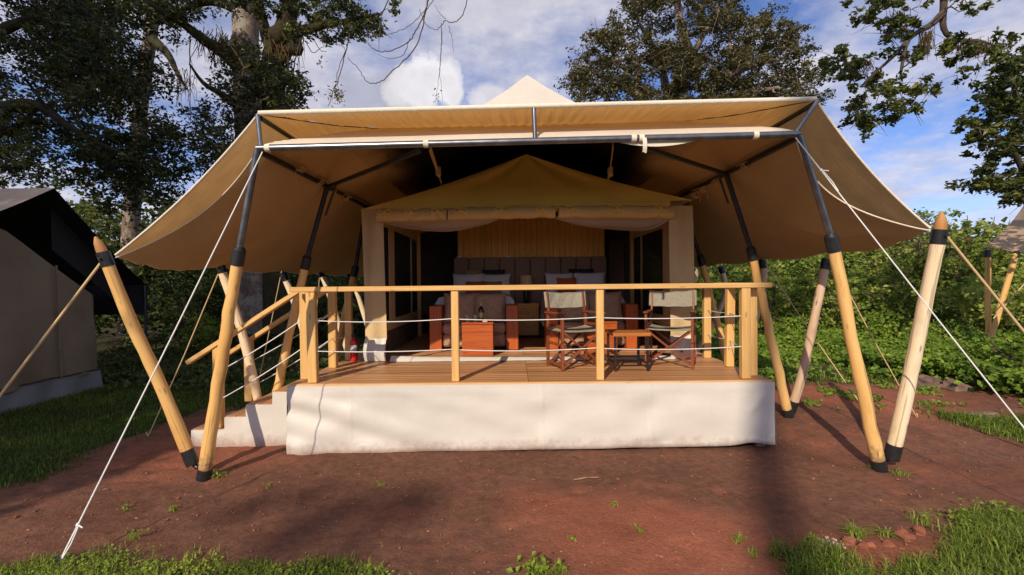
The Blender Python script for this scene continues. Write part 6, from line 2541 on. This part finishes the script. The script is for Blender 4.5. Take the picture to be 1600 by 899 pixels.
mb.tube([g1 + Vector((0, 0, .012)), g1.lerp(g2, .5) + Vector((0, .01, .016)), g2 + Vector((0, 0, .012))], [.006, .008, .005], 6)
o = mb.build('stick', M['bit'])
tag(o, 'short pale stick lying on the earth in front of the deck', 'stick')

# ---- trees standing behind and left of the camera, which shade the lawn and the earth
def ball(c, r, n, seed, r0=.8, r1=1.3):
    rg = np.random.default_rng(seed)
    out = []
    for k in range(n):
        u_ = rg.normal(size=3)
        u_ = u_ / np.linalg.norm(u_) * rg.random() ** .38
        out.append((Vector((c[0] + u_[0] * r[0], c[1] + u_[1] * r[1], c[2] + u_[2] * r[2])), rg.uniform(r0, r1)))
    return out


SB = Vector((-12.0, -4.5, 0))
tree('shade_tree', 'large leafy tree beyond the left of the viewpoint shading the lawn', 'tree', [([SB, SB + Vector((.1, 0, 3)), SB + Vector((.4, .3, 6)), SB + Vector((.2, .2, 10))], .4, .15)],
     ball((-12.2, -4.4, 7.4), (4.2, 4.8, 2.9), 125, 5) , M['leaf_dark'], .24, 260, M['bark'], None)
SB = Vector((-16.0, -6.5, 0))  # unseen tree, added so its crown keeps the upper left trees dark
tree('shade_tree', 'tall unseen tree added beyond the left of the viewpoint to shade the left trees', 'tree', [([SB, SB + Vector((.1, 0, 6)), SB + Vector((.8, .3, 11)), SB + Vector((2, .2, 15))], .5, .15)],
     ball((-13.6, -5.5, 14.4), (3.2, 5.0, 2.8), 70, 6), M['leaf_dark'], .26, 200, M['bark'], None)
SB = Vector((-8.56, -20.0, 0))


def lean_at(z):
    return Vector((-8.56 + .10 * z, -20.0, z))


tree('shade_tree', 'tall leaning tree behind the viewpoint whose trunk shadow crosses the earth', 'tree',
     [([lean_at(0), lean_at(6), lean_at(12), lean_at(16), lean_at(21)], .30, .13), ([lean_at(10.5), Vector((-8.9, -20.1, 13)), Vector((-10.2, -20.2, 15))], .08, .04)],
     ball((-6.4, -20, 22.5), (1.4, 1.4, 1.2), 26, 8, .4, .8) + ball((-10.35, -20.2, 15.0), (.75, .4, .4), 9, 9, .22, .4), M['leaf_dark'], .20, 300, M['bark'], None)

# far hill
hx = np.linspace(-420, 420, 60)[:, None]
hv = np.linspace(0, 1, 10)[None, :]
hzz = (30 + 26 * np.exp(-((hx + 300) / 140) ** 2) + 9 * (fbm(hx * .02, hx * 0 + 3) - .45)) * np.sin(hv * PI / 2)
A = np.stack([hx + 0 * hv, 420 + 120 * hv + 0 * hx, hzz - 1], -1)
mb = MB()
mb.grid(orient(A, (0, -1, 1)))
o = mb.build('hill', M['hill'])
tag(o, 'low wooded hill far behind the camp', None, None, 'structure')
